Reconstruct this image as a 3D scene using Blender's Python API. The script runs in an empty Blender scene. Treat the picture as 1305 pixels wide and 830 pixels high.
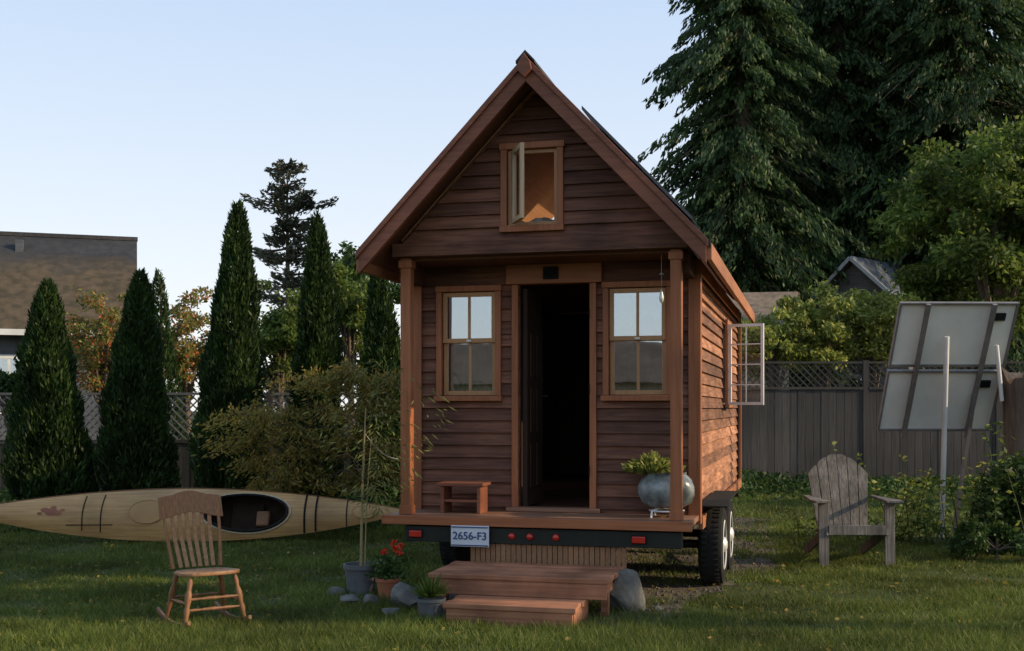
import bpy, bmesh, math, random
import numpy as np
from mathutils import Vector, Matrix
random.seed(7); RNG=np.random.default_rng(11)
S=bpy.context.scene; COL=S.collection
R=math.radians
FPX=1480.0; CH=1.45; HY=520.0; CX=652.5
def P(px,py,D): return Vector(((px-CX)/FPX*D, D, CH-(py-HY)/FPX*D))
def GX(px,D): return (px-CX)/FPX*D
# ---------------------------------------------------------------- materials
def nd(t,k,**kw):
    n=t.nodes.new(k)
    for a,b in kw.items(): setattr(n,a,b)
    return n
def mat(name,c1,c2,scale=5,rough=.7,stretch=(1,1,1),bump=.2,island=0.,metal=0.,spec=.3,big=.25,bigscale=.9,detail=6):
    m=bpy.data.materials.new(name); m.use_nodes=True; t=m.node_tree; L=t.links
    b=t.nodes['Principled BSDF']
    tc=nd(t,'ShaderNodeTexCoord'); mp=nd(t,'ShaderNodeMapping'); mp.inputs['Scale'].default_value=stretch
    L.new(tc.outputs['Object'],mp.inputs['Vector'])
    nz=nd(t,'ShaderNodeTexNoise'); nz.inputs['Scale'].default_value=scale; nz.inputs['Detail'].default_value=detail; nz.inputs['Roughness'].default_value=.65
    L.new(mp.outputs[0],nz.inputs['Vector'])
    rp=nd(t,'ShaderNodeValToRGB'); rp.color_ramp.elements[0].position=.3; rp.color_ramp.elements[1].position=.7
    rp.color_ramp.elements[0].color=(*c1,1); rp.color_ramp.elements[1].color=(*c2,1)
    L.new(nz.outputs['Fac'],rp.inputs[0])
    n2=nd(t,'ShaderNodeTexNoise'); n2.inputs['Scale'].default_value=bigscale; n2.inputs['Detail'].default_value=3
    L.new(tc.outputs['Object'],n2.inputs['Vector'])
    mr=nd(t,'ShaderNodeMapRange'); mr.inputs['From Min'].default_value=.3; mr.inputs['From Max'].default_value=.7
    mr.inputs['To Min'].default_value=1-big; mr.inputs['To Max'].default_value=1+big
    L.new(n2.outputs['Fac'],mr.inputs['Value'])
    val=mr.outputs[0]
    if island:
        g=nd(t,'ShaderNodeNewGeometry'); m2=nd(t,'ShaderNodeMapRange'); m2.inputs['To Min'].default_value=1-island; m2.inputs['To Max'].default_value=1+island
        L.new(g.outputs['Random Per Island'],m2.inputs['Value'])
        mu=nd(t,'ShaderNodeMath',operation='MULTIPLY'); L.new(val,mu.inputs[0]); L.new(m2.outputs[0],mu.inputs[1]); val=mu.outputs[0]
    hs=nd(t,'ShaderNodeHueSaturation'); L.new(rp.outputs[0],hs.inputs['Color']); L.new(val,hs.inputs['Value'])
    L.new(hs.outputs[0],b.inputs['Base Color'])
    b.inputs['Roughness'].default_value=rough; b.inputs['Metallic'].default_value=metal
    b.inputs['Specular IOR Level'].default_value=spec
    if bump:
        bp=nd(t,'ShaderNodeBump'); bp.inputs['Strength'].default_value=bump; bp.inputs['Distance'].default_value=.01
        L.new(nz.outputs['Fac'],bp.inputs['Height']); L.new(bp.outputs[0],b.inputs['Normal'])
    return m
def leafmat(name,c1,c2,c3=None,trans=.35,rough=.55,nscale=.8,sp=.25):
    m=bpy.data.materials.new(name); m.use_nodes=True; t=m.node_tree; L=t.links
    b=t.nodes['Principled BSDF']; out=t.nodes['Material Output']
    g=nd(t,'ShaderNodeNewGeometry'); rp=nd(t,'ShaderNodeValToRGB')
    e=rp.color_ramp.elements; e[0].color=(*c1,1); e[1].color=(*c2,1)
    if c3:
        e[1].position=.8; x=e.new(1.0); x.color=(*c3,1)
    L.new(g.outputs['Random Per Island'],rp.inputs[0])
    tc=nd(t,'ShaderNodeTexCoord'); n2=nd(t,'ShaderNodeTexNoise'); n2.inputs['Scale'].default_value=nscale; n2.inputs['Detail'].default_value=4
    L.new(tc.outputs['Object'],n2.inputs['Vector'])
    mr=nd(t,'ShaderNodeMapRange'); mr.inputs['From Min'].default_value=.3; mr.inputs['From Max'].default_value=.7; mr.inputs['To Min'].default_value=.5; mr.inputs['To Max'].default_value=1.4
    L.new(n2.outputs['Fac'],mr.inputs['Value'])
    hs=nd(t,'ShaderNodeHueSaturation'); L.new(rp.outputs[0],hs.inputs['Color']); L.new(mr.outputs[0],hs.inputs['Value'])
    L.new(hs.outputs[0],b.inputs['Base Color']); b.inputs['Roughness'].default_value=rough; b.inputs['Specular IOR Level'].default_value=sp
    tr=nd(t,'ShaderNodeBsdfTranslucent'); L.new(hs.outputs[0],tr.inputs['Color'])
    mx=nd(t,'ShaderNodeMixShader'); mx.inputs[0].default_value=trans
    L.new(b.outputs[0],mx.inputs[1]); L.new(tr.outputs[0],mx.inputs[2]); L.new(mx.outputs[0],out.inputs['Surface'])
    return m
def glassmat(name,refl=.5,tint=(.8,.85,.85)):
    m=bpy.data.materials.new(name); m.use_nodes=True; t=m.node_tree; L=t.links
    out=t.nodes['Material Output']; t.nodes.remove(t.nodes['Principled BSDF'])
    gl=nd(t,'ShaderNodeBsdfGlossy'); gl.inputs['Roughness'].default_value=.015; gl.inputs['Color'].default_value=(.84,.92,.98,1)
    tc=nd(t,'ShaderNodeTexCoord'); n=nd(t,'ShaderNodeTexNoise'); n.inputs['Scale'].default_value=2.2; L.new(tc.outputs['Object'],n.inputs['Vector'])
    bp=nd(t,'ShaderNodeBump'); bp.inputs['Strength'].default_value=.03; bp.inputs['Distance'].default_value=.02; L.new(n.outputs['Fac'],bp.inputs['Height']); L.new(bp.outputs[0],gl.inputs['Normal'])
    tr=nd(t,'ShaderNodeBsdfTransparent'); tr.inputs['Color'].default_value=(*tint,1)
    mx=nd(t,'ShaderNodeMixShader'); mx.inputs[0].default_value=refl
    L.new(tr.outputs[0],mx.inputs[1]); L.new(gl.outputs[0],mx.inputs[2]); L.new(mx.outputs[0],out.inputs['Surface'])
    return m
M={}
HX=(1.2,30,30); VZ=(30,30,1.2); YY=(30,1.2,30)
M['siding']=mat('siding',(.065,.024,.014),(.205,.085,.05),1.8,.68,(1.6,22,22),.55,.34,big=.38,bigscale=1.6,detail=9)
M['sunlit_siding']=mat('sunlit_siding',(.11,.045,.024),(.36,.17,.09),1.8,.65,(22,1.6,22),.5,.5,big=.4,bigscale=2,detail=9)  # lighter copy of siding, sun on the side wall painted into the colour
M['trim_v']=mat('trim_v',(.24,.078,.031),(.38,.14,.058),1.5,.5,VZ,.2,.08)
M['trim_h']=mat('trim_h',(.24,.078,.031),(.38,.14,.058),1.5,.5,HX,.2,.08)
M['barge']=mat('barge',(.15,.05,.027),(.25,.09,.048),1.5,.55,HX,.25,.06,big=.3,bigscale=2)
M['trim_y']=mat('trim_y',(.28,.11,.05),(.4,.17,.08),1.5,.5,YY,.2,.08)
M['sash']=mat('sash',(.38,.19,.085),(.5,.27,.125),2,.42,VZ,.1,.05)
M['skylit_sash']=mat('skylit_sash',(.42,.29,.17),(.54,.39,.25),2,.5,VZ,.1,.05)  # paler copy of sash, light from the sky painted into the wood
M['linen']=mat('linen',(.5,.45,.38),(.62,.57,.5),6,.9,(1,1,1),.3)
M['warm_tint']=mat('warm_tint',(.36,.3,.2),(.54,.46,.33),2,.9,(22,22,1),.3)
M['warm_tint_tan']=mat('warm_tint_tan',(.17,.1,.055),(.3,.19,.11),2,.9,(22,22,1),.3)  # brown of a mirrored roof, for the sheet behind the right lower panes
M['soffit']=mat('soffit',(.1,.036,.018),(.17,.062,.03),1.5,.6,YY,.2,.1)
M['pine']=mat('pine',(.2,.1,.05),(.3,.16,.08),1.5,.5,YY,.15,.12)
M['lining']=mat('lining',(.42,.2,.09),(.56,.29,.14),1.5,.5,YY,.15,.12)
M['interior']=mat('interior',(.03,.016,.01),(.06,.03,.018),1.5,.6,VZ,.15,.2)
M['floor']=mat('floor',(.08,.04,.024),(.13,.065,.038),1.5,.45,YY,.15,.2)
M['deck']=mat('deck',(.17,.08,.045),(.3,.16,.1),1.5,.55,HX,.2,.12)
M['step']=mat('step',(.19,.07,.033),(.38,.18,.1),1.2,.65,HX,.45,.18,big=.4,bigscale=3,detail=8)
M['shingle']=mat('shingle',(.025,.025,.027),(.06,.058,.057),12,.85,(1,1,1),.5)
M['steel']=mat('steel',(.01,.011,.009),(.02,.022,.017),6,.6,(1,1,1),.1,metal=.1)
M['rubber']=mat('rubber',(.011,.011,.011),(.024,.024,.022),20,.9,(1,1,1),.2,spec=.15)
M['rim']=mat('rim',(.5,.5,.48),(.68,.68,.65),4,.4,(1,1,1),.05,metal=.3)
M['white']=mat('white',(.6,.6,.58),(.74,.74,.72),4,.5,(1,1,1),.05)
M['plate']=mat('plate',(.5,.54,.59),(.6,.63,.67),4,.35,(1,1,1),0)
M['platetext']=mat('platetext',(.03,.05,.14),(.05,.07,.18),4,.5,(1,1,1),0)
M['redlens']=mat('redlens',(.35,.012,.008),(.5,.03,.015),10,.2,(1,1,1),.1,spec=.6)
M['dark']=mat('dark',(.008,.008,.008),(.02,.02,.02),6,.8,(1,1,1),.1,spec=.1)
M['liner']=mat('liner',(.014,.009,.006),(.035,.022,.014),6,.8,(1,1,1),.1,spec=.1)
M['solar']=mat('solar',(.01,.012,.02),(.02,.022,.035),8,.2,(1,1,1),0,spec=.6)
M['alu']=mat('alu',(.13,.12,.115),(.22,.2,.19),6,.6,(1,1,1),.05,metal=.2)
M['panelback']=mat('panelback',(.56,.57,.54),(.7,.71,.67),1.5,.6,(1,1,1),.05,big=.2)
M['glass']=glassmat('glass',.4); M['sky_glass']=glassmat('sky_glass',.05,(.97,.97,.97))
M['greywood']=mat('greywood',(.075,.068,.06),(.21,.19,.17),1.6,.85,VZ,.6,.25,big=.35,bigscale=5,detail=9)
M['rockwood']=mat('rockwood',(.14,.06,.022),(.26,.125,.055),2,.5,VZ,.15,.14)
M['rockseat']=mat('rockseat',(.18,.085,.035),(.32,.175,.085),2,.45,YY,.15,.16)
M['kayak']=mat('kayak',(.27,.145,.05),(.44,.27,.11),3,.4,(.7,14,14),.04,big=.28,bigscale=1.6)
M['hull']=mat('hull',(.3,.165,.06),(.4,.24,.09),3,.4,(1,1,1),.03,big=.2)
M['emblem']=mat('emblem',(.16,.05,.03),(.26,.1,.05),8,.5,(1,1,1),0)
M['tan']=mat('tan',(.12,.055,.025),(.18,.09,.045),8,.7,(1,1,1),.1)
M['fence']=mat('fence',(.034,.031,.029),(.07,.063,.057),1.4,.9,VZ,.35,.18,big=.4,bigscale=.5)
M['fencel']=mat('fencel',(.022,.02,.017),(.05,.044,.037),1.4,.85,VZ,.4,.25)
M['lattice']=mat('lattice',(.09,.09,.085),(.16,.155,.145),5,.8,(1,1,1),.1,.15)
M['lattice_dark']=mat('lattice_dark',(.03,.027,.023),(.055,.05,.042),5,.8,(1,1,1),.1,.15)
M['stone']=mat('stone',(.055,.054,.05),(.15,.145,.13),7,.85,(1,1,1),.7)
M['greypot']=mat('greypot',(.07,.075,.08),(.13,.135,.14),6,.6,(1,1,1),.1)
M['terra']=mat('terra',(.26,.09,.04),(.38,.15,.075),6,.75,(1,1,1),.15)
M['glaze']=mat('glaze',(.04,.05,.052),(.27,.3,.29),9,.25,(1,1,1),.1,spec=.6,big=.35,bigscale=8)
M['soil']=mat('soil',(.03,.02,.013),(.07,.048,.032),18,.95,(1,1,1),.6)
M['bark']=mat('bark',(.07,.05,.036),(.17,.125,.09),3,.9,(8,8,1.2),.7)
M['darkbark']=mat('darkbark',(.03,.022,.015),(.07,.05,.034),3,.9,(8,8,1.2),.5)
M['cane']=mat('cane',(.17,.14,.06),(.28,.23,.11),4,.5,(8,8,1),.1)
M['gravel']=mat('gravel',(.045,.034,.024),(.13,.105,.08),28,.95,(1,1,1),.7,.4,big=.35)
M['beige']=mat('beige',(.36,.28,.2),(.44,.35,.26),3,.8,(1,1,1),.1)
M['greywall']=mat('greywall',(.07,.075,.09),(.11,.115,.13),1.2,.8,(1,1,14),.2)
M['slatewall']=mat('slatewall',(.08,.075,.075),(.14,.13,.13),1.2,.8,(1,1,14),.2)
M['slate']=mat('slate',(.06,.07,.085),(.1,.115,.135),3,.85,(1,1,9),.3)
M['paletrim']=mat('paletrim',(.34,.35,.36),(.42,.43,.44),3,.7,(1,1,1),.1)
M['tanroof']=mat('tanroof',(.12,.09,.06),(.24,.18,.13),6,.85,(1,1,1),.4)
M['brownroof']=mat('brownroof',(.06,.042,.03),(.11,.08,.06),6,.85,(1,1,1),.4)
M['rope']=mat('rope',(.3,.26,.2),(.42,.38,.3),30,.9,(1,1,1),.1)
# leaves
M['arb']=leafmat('arb',(.012,.03,.007),(.032,.062,.012),(.07,.105,.022),.3,nscale=1.6)
M['cedar']=leafmat('cedar',(.02,.045,.015),(.055,.095,.03),(.12,.17,.055),.35,nscale=.45)
M['spruce']=leafmat('spruce',(.05,.058,.035),(.12,.12,.075),None,.25)
M['green']=leafmat('green',(.05,.09,.016),(.135,.185,.035),(.29,.32,.07),.5)
M['yellowgreen']=leafmat('yellowgreen',(.12,.16,.03),(.32,.35,.08),(.56,.54,.19),.5,nscale=1.5)
M['midgreen']=leafmat('midgreen',(.025,.055,.012),(.065,.115,.025),None,.35)
M['autumn']=leafmat('autumn',(.08,.12,.025),(.28,.23,.06),(.55,.11,.04),.45,nscale=2.5)
M['maple']=leafmat('maple',(.13,.115,.022),(.29,.225,.048),(.42,.24,.055),.5,nscale=2)
M['bamboo']=leafmat('bamboo',(.1,.13,.03),(.22,.24,.07),(.3,.27,.1),.4)
M['grass']=leafmat('grass',(.055,.085,.014),(.135,.17,.03),(.26,.245,.075),.4,nscale=.9)
M['succulent']=leafmat('succulent',(.1,.16,.05),(.24,.3,.1),(.34,.38,.16),.3)
M['petal']=leafmat('petal',(.5,.02,.01),(.75,.06,.03),None,.3)
def groundmat():
    m=bpy.data.materials.new('lawn_soil'); m.use_nodes=True; t=m.node_tree; L=t.links; b=t.nodes['Principled BSDF']
    tc=nd(t,'ShaderNodeTexCoord'); a=nd(t,'ShaderNodeTexNoise'); a.inputs['Scale'].default_value=.55; a.inputs['Detail'].default_value=8; a.inputs['Roughness'].default_value=.7
    L.new(tc.outputs['Object'],a.inputs['Vector'])
    r=nd(t,'ShaderNodeValToRGB'); e=r.color_ramp.elements; e[0].position=.32; e[0].color=(.032,.05,.012,1); e[1].position=.72; e[1].color=(.085,.085,.03,1)
    L.new(a.outputs['Fac'],r.inputs[0])
    c=nd(t,'ShaderNodeTexNoise'); c.inputs['Scale'].default_value=45; c.inputs['Detail'].default_value=6; L.new(tc.outputs['Object'],c.inputs['Vector'])
    mr=nd(t,'ShaderNodeMapRange'); mr.inputs['From Min'].default_value=.3; mr.inputs['From Max'].default_value=.7; mr.inputs['To Min'].default_value=.5; mr.inputs['To Max'].default_value=1.5
    L.new(c.outputs['Fac'],mr.inputs['Value'])
    h=nd(t,'ShaderNodeHueSaturation'); L.new(r.outputs[0],h.inputs['Color']); L.new(mr.outputs[0],h.inputs['Value']); L.new(h.outputs[0],b.inputs['Base Color'])
    b.inputs['Roughness'].default_value=.95; b.inputs['Specular IOR Level'].default_value=.1
    bp=nd(t,'ShaderNodeBump'); bp.inputs['Strength'].default_value=.8; bp.inputs['Distance'].default_value=.02; L.new(c.outputs['Fac'],bp.inputs['Height']); L.new(bp.outputs[0],b.inputs['Normal'])
    return m
M['lawn']=groundmat()
def litroof():  # sunlit lower slope and tree-shaded upper slope painted into the colour by height
    m=mat('lit_lower_roof',(.022,.024,.027),(.042,.042,.044),5,.9,(1,1,1),.5); t=m.node_tree; L=t.links; b=t.nodes['Principled BSDF']
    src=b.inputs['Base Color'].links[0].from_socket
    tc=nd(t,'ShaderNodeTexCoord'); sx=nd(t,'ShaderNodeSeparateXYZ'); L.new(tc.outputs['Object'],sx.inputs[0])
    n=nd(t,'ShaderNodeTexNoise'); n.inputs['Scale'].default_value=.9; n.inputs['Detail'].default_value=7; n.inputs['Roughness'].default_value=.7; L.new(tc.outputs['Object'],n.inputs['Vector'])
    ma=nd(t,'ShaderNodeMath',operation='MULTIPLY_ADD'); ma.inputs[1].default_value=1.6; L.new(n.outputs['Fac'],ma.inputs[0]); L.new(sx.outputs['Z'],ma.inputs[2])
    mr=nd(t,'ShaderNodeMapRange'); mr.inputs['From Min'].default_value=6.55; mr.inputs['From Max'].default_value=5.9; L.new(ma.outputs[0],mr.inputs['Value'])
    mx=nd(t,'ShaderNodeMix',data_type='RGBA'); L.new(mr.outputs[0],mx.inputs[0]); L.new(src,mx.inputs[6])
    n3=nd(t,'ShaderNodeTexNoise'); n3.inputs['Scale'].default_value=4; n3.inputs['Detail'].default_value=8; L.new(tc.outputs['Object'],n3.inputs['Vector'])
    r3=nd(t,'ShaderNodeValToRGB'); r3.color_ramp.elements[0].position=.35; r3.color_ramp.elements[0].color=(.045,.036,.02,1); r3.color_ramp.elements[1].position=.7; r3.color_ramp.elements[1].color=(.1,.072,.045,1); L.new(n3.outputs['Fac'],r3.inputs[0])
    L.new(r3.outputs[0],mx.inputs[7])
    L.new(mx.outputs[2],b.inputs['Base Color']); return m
M['litroof']=litroof()
# ---------------------------------------------------------------- mesh builder
class MB:
    def __init__(s): s.v=[]; s.f=[]
    def add(s,vs,fs):
        o=len(s.v); s.v+= [tuple(p) for p in vs]; s.f+=[tuple(i+o for i in f) for f in fs]; return s
    def box(s,x0,x1,y0,y1,z0,z1):
        return s.add([(x0,y0,z0),(x1,y0,z0),(x1,y1,z0),(x0,y1,z0),(x0,y0,z1),(x1,y0,z1),(x1,y1,z1),(x0,y1,z1)],
          [(0,3,2,1),(4,5,6,7),(0,1,5,4),(1,2,6,5),(2,3,7,6),(3,0,4,7)])
    def bar(s,p,q,w,h,up=(0,0,1),w2=None,h2=None):
        p=Vector(p); q=Vector(q); d=(q-p).normalized(); u=Vector(up)
        a=d.cross(u)
        if a.length<1e-4: a=d.cross(Vector((1,0,0)))
        a.normalize(); b=a.cross(d).normalized(); w2=w if w2 is None else w2; h2=h if h2 is None else h2
        vs=[p-a*w/2-b*h/2,p+a*w/2-b*h/2,p+a*w/2+b*h/2,p-a*w/2+b*h/2,q-a*w2/2-b*h2/2,q+a*w2/2-b*h2/2,q+a*w2/2+b*h2/2,q-a*w2/2+b*h2/2]
        return s.add(vs,[(0,3,2,1),(4,5,6,7),(0,1,5,4),(1,2,6,5),(2,3,7,6),(3,0,4,7)])
    def tube(s,pts,rad,n=8,closed=False,sc=None):
        pts=[Vector(p) for p in pts]; k=len(pts)
        if not isinstance(rad,(list,tuple)): rad=[rad]*k
        vs=[];fs=[]; prev=None
        for i,p in enumerate(pts):
            if closed: d=pts[(i+1)%k]-pts[i-1]
            else: d=pts[min(i+1,k-1)]-pts[max(i-1,0)]
            d.normalize()
            if prev is None:
                a=d.orthogonal().normalized()
            else:
                a=(prev-d*prev.dot(d)); a=a.normalized() if a.length>1e-5 else d.orthogonal().normalized()
            prev=a; b=d.cross(a)
            for j in range(n):
                t=2*math.pi*j/n; vs.append(p+(a*math.cos(t)+b*math.sin(t))*rad[i])
        m=k if closed else k-1
        for i in range(m):
            i2=(i+1)%k
            for j in range(n):
                j2=(j+1)%n; fs.append((i*n+j,i*n+j2,i2*n+j2,i2*n+j))
        if not closed: fs.append(tuple(range(n-1,-1,-1))); fs.append(tuple((k-1)*n+j for j in range(n)))
        return s.add(vs,fs)
    def lathe(s,prof,c=(0,0,0),n=24,mtx=None):
        vs=[];fs=[]
        for r,z in prof:
            for j in range(n):
                t=2*math.pi*j/n; p=Vector((r*math.cos(t),r*math.sin(t),z))
                if mtx: p=mtx@p
                vs.append(p+Vector(c))
        for i in range(len(prof)-1):
            for j in range(n):
                j2=(j+1)%n; fs.append((i*n+j,i*n+j2,(i+1)*n+j2,(i+1)*n+j))
        fs.append(tuple(range(n-1,-1,-1))); fs.append(tuple((len(prof)-1)*n+j for j in range(n)))
        return s.add(vs,fs)
    def prism(s,poly,fn,a,b):
        n=len(poly); vs=[fn(u,v,a) for u,v in poly]+[fn(u,v,b) for u,v in poly]
        fs=[tuple(range(n)),tuple(range(2*n-1,n-1,-1))]+[(i,n+i,n+(i+1)%n,(i+1)%n) for i in range(n)]
        return s.add(vs,fs)
    def build(s,name,m,parent=None,smooth=False,bevel=0,label=None,loc=None):
        me=bpy.data.meshes.new(name); me.from_pydata(s.v,[],s.f); me.update()
        bm=bmesh.new(); bm.from_mesh(me); bmesh.ops.recalc_face_normals(bm,faces=bm.faces); bm.to_mesh(me); bm.free()
        o=bpy.data.objects.new(name,me); COL.objects.link(o); me.materials.append(M[m] if isinstance(m,str) else m)
        if parent: o.parent=parent
        if smooth:
            for p in me.polygons: p.use_smooth=True
            try: me.set_sharp_from_angle(angle=R(42))
            except Exception: pass
        if bevel:
            b=o.modifiers.new('Bevel','BEVEL'); b.width=bevel; b.segments=2; b.limit_method='ANGLE'; b.angle_limit=R(40)
        if label: o['label']=label
        if loc: o.location=loc
        return o
def tag(o,label,cat,group=None,kind=None):
    o['label']=label; o['category']=cat
    if group: o['group']=group
    if kind: o['kind']=kind
    return o
def thing(name,label,cat,loc=(0,0,0),rz=0,group=None):
    o=bpy.data.objects.new(name,None); COL.objects.link(o); o.location=loc; o.rotation_euler=(0,0,rz); o.empty_display_size=.1
    return tag(o,label,cat,group)
def np_mesh(name,V,k,m,parent=None):
    n=len(V)//k; me=bpy.data.meshes.new(name); me.vertices.add(len(V)); me.vertices.foreach_set('co',V.astype(np.float32).ravel())
    me.loops.add(len(V)); me.loops.foreach_set('vertex_index',np.arange(len(V),dtype=np.int32))
    me.polygons.add(n); me.polygons.foreach_set('loop_start',np.arange(0,len(V),k,dtype=np.int32))
    try: me.polygons.foreach_set('loop_total',np.full(n,k,dtype=np.int32))
    except Exception: pass
    me.update(calc_edges=True); me.validate()
    me.materials.append(M[m]); o=bpy.data.objects.new(name,me); COL.objects.link(o)
    if parent: o.parent=parent
    return o
def norm(a): return a/np.maximum(np.linalg.norm(a,axis=1,keepdims=True),1e-6)
def leaves(name,C,U,ln,wd,m,parent,r=RNG):
    n=len(C); U=norm(U); W=norm(np.cross(U,r.normal(size=(n,3)))); ln=np.broadcast_to(np.asarray(ln,float).reshape(-1,1),(n,1)); wd=np.broadcast_to(np.asarray(wd,float).reshape(-1,1),(n,1))
    V=np.stack([C-U*ln, C-U*ln*.1+W*wd, C+U*ln, C-U*ln*.1-W*wd],1).reshape(-1,3)
    return np_mesh(name,V,4,m,parent)
# ---------------------------------------------------------------- the setting
g=MB(); g.add([(-300,-200,0),(300,-200,0),(300,500,0),(-300,500,0)],[(0,1,2,3)])
o=g.build('ground','lawn'); tag(o,'dark green lawn ground of the garden','ground',kind='structure')
TH=R(14.5); ct,st=math.cos(TH),math.sin(TH); HX0,HY0=.184,8.775
def loc2w(x,y,z=0): return Vector((HX0+ct*x+st*y, HY0-st*x+ct*y, z))
def gravel_poly():
    pts=[(-.9,.1),(-.95,-.5),(-.6,-.9),(0,-1.05),(.7,-1.15),(1.0,-.9),(1.15,-.5),(1.2,.2),(1.35,1.0),(1.55,1.7),(1.7,2.5),(1.75,3.4),(1.6,4.6),(1.5,7),(-1.5,7),(-1.3,3),(-1.1,1)]
    out=[]; n=len(pts)
    for i in range(n):
        for k in range(6):
            f=k/6; a,b=pts[i],pts[(i+1)%n]; x=a[0]*(1-f)+b[0]*f; y=a[1]*(1-f)+b[1]*f
            x+=random.uniform(-.09,.09); y+=random.uniform(-.09,.09); w=loc2w(x,y); out.append((w.x,w.y))
    return out
GP=gravel_poly()
def inpoly(X,Y,poly):
    c=np.zeros(len(X),bool); n=len(poly)
    for i in range(n):
        x1,y1=poly[i]; x2,y2=poly[i-1]
        m=((y1>Y)!=(y2>Y))&(X<(x2-x1)*(Y-y1)/(y2-y1+1e-9)+x1); c^=m
    return c
g=MB(); g.add([(x,y,.004) for x,y in GP],[tuple(range(len(GP)))])
o=g.build('gravel_path','gravel'); tag(o,'bare gravel and dirt patch under and around the tiny house','gravel',kind='structure')
def pebbles():
    X=RNG.uniform(-3,5,22000); Y=RNG.uniform(6,16,22000); k=inpoly(X,Y,GP); X=X[k];Y=Y[k]
    n=len(X); s=RNG.uniform(.005,.02,n); c=np.stack([X,Y,s*.3+.004],1)
    D=np.array([[1,0,0],[0,1,0],[-1,0,0],[0,-1,0],[0,0,.8]],float)
    vs=c[:,None,:]+D[None]*s[:,None,None]*RNG.uniform(.6,1.2,(n,5,1))
    tri=vs[:,[0,1,4,1,2,4,2,3,4,3,0,4]].reshape(-1,3)
    o=np_mesh('gravel',tri,3,'gravel'); tag(o,'loose pebbles scattered over the bare patch by the trailer','gravel',kind='stuff')
pebbles()
def vnoise(X,Y,s,seed):
    r=np.random.default_rng(seed); T=r.random((64,64)); x=X*s; y=Y*s; xi=np.floor(x).astype(int); yi=np.floor(y).astype(int); fx=x-xi; fy=y-yi
    fx=fx*fx*(3-2*fx); fy=fy*fy*(3-2*fy); g=lambda a,b:T[a%64,b%64]
    return (g(xi,yi)*(1-fx)+g(xi+1,yi)*fx)*(1-fy)+(g(xi,yi+1)*(1-fx)+g(xi+1,yi+1)*fx)*fy
def grass():
    n=500000; u=RNG.random(n); Y=6.3*(20.8/6.3)**u; X=RNG.uniform(-.52,.52,n)*Y
    d=.5*vnoise(X,Y,1.1,3)+.5*vnoise(X,Y,4.5,4)
    keep=(RNG.random(n)<np.clip((d-.2)*2.8,.1,1)); 
    ing=inpoly(X,Y,GP); lx=(X-HX0)*ct-(Y-HY0)*st; side=(lx>1.3)
    keep&=~(ing&(RNG.random(n)>np.where(side,.75,.35)*(vnoise(X,Y,3,12)>.42)+.06))
    strip=np.abs(Y-(7.75+.1*np.sin(X*2)))<.06+.1*vnoise(X,Y,2,9); keep&=~((X>1.1)&(X<3.6)&strip&(RNG.random(n)>.3))
    X=X[keep];Y=Y[keep];d=d[keep]; n=len(X)
    h=RNG.uniform(.02,.055,n)*(.4+1.2*d)*(1+.3*(Y<9)); w=RNG.uniform(.0022,.0042,n)*np.maximum(1,Y/7.5)
    a=RNG.uniform(0,2*np.pi,n); ln=RNG.uniform(-.9,.9,(n,2))*h[:,None]
    b=np.stack([X,Y,np.zeros(n)],1); s=np.stack([np.cos(a)*w,np.sin(a)*w,np.zeros(n)],1)
    t=b+np.stack([ln[:,0],ln[:,1],h],1)
    V=np.stack([b-s,b+s,t],1).reshape(-1,3)
    o=np_mesh('grass',V,3,'grass'); tag(o,'short patchy lawn grass growing around the tiny house','grass',kind='stuff')
grass()
def litter():
    n=2200; Y=6.5*(16/6.5)**RNG.random(n); X=RNG.uniform(-.5,.5,n)*Y
    C=np.stack([X,Y,RNG.uniform(.012,.04,n)],1); U=RNG.normal(size=(n,3)); U[:,2]*=.15
    o=leaves('fallen_leaves',C,U,RNG.uniform(.012,.028,n),RNG.uniform(.006,.014,n),'maple',None); tag(o,'small fallen leaves scattered over the lawn','leaves',kind='stuff')
litter()
# ---------------------------------------------------------------- TINY HOUSE
H=thing('tiny_house','dark red clapboard tiny house on a wheeled trailer with open front door','tiny house',(HX0,HY0,0),-TH)
HW=1.15; YF=.55; LB=5.8; SL=1.05; APX=4.0; Z0=.55; ZT=2.63
def blocks(zc0,zc1,ops):
    bz=sorted({zc0,zc1}|{z for o in ops for z in (o[2],o[3]) if zc0<z<zc1})
    return list(zip(bz[:-1],bz[1:]))
def siding(mb,fn,ulim,z0,z1,ops,h=.1,th=.03):
    z=z0
    while z<z1-.001:
        zc1=min(z+h,z1); wob=random.uniform(-.003,.003)
        for a,b in blocks(z,zc1,ops):
            oa=.024*(1-(a-z)/h)+.003+wob; ob=.024*(1-(b-z)/h)+.003
            la=ulim(a); lb=ulim(b); mid=(a+b)/2
            cut=sorted([(o[0],o[1]) for o in ops if o[2]<=mid<=o[3]])
            segs=[]; start=(la[0],lb[0])
            for c0,c1 in cut: segs.append((start,(c0,c0))); start=(c1,c1)
            segs.append((start,(la[1],lb[1])))
            for (sa,sb),(ea,eb) in segs:
                if ea-sa<.01: continue
                vs=[fn(sa,a,oa),fn(ea,a,oa),fn(eb,b,ob),fn(sb,b,ob),fn(sa,a,-th),fn(ea,a,-th),fn(eb,b,-th),fn(sb,b,-th)]
                mb.add(vs,[(0,1,2,3),(4,7,6,5),(0,4,5,1),(1,5,6,2),(2,6,7,3),(3,7,4,0)])
        z=zc1
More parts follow.
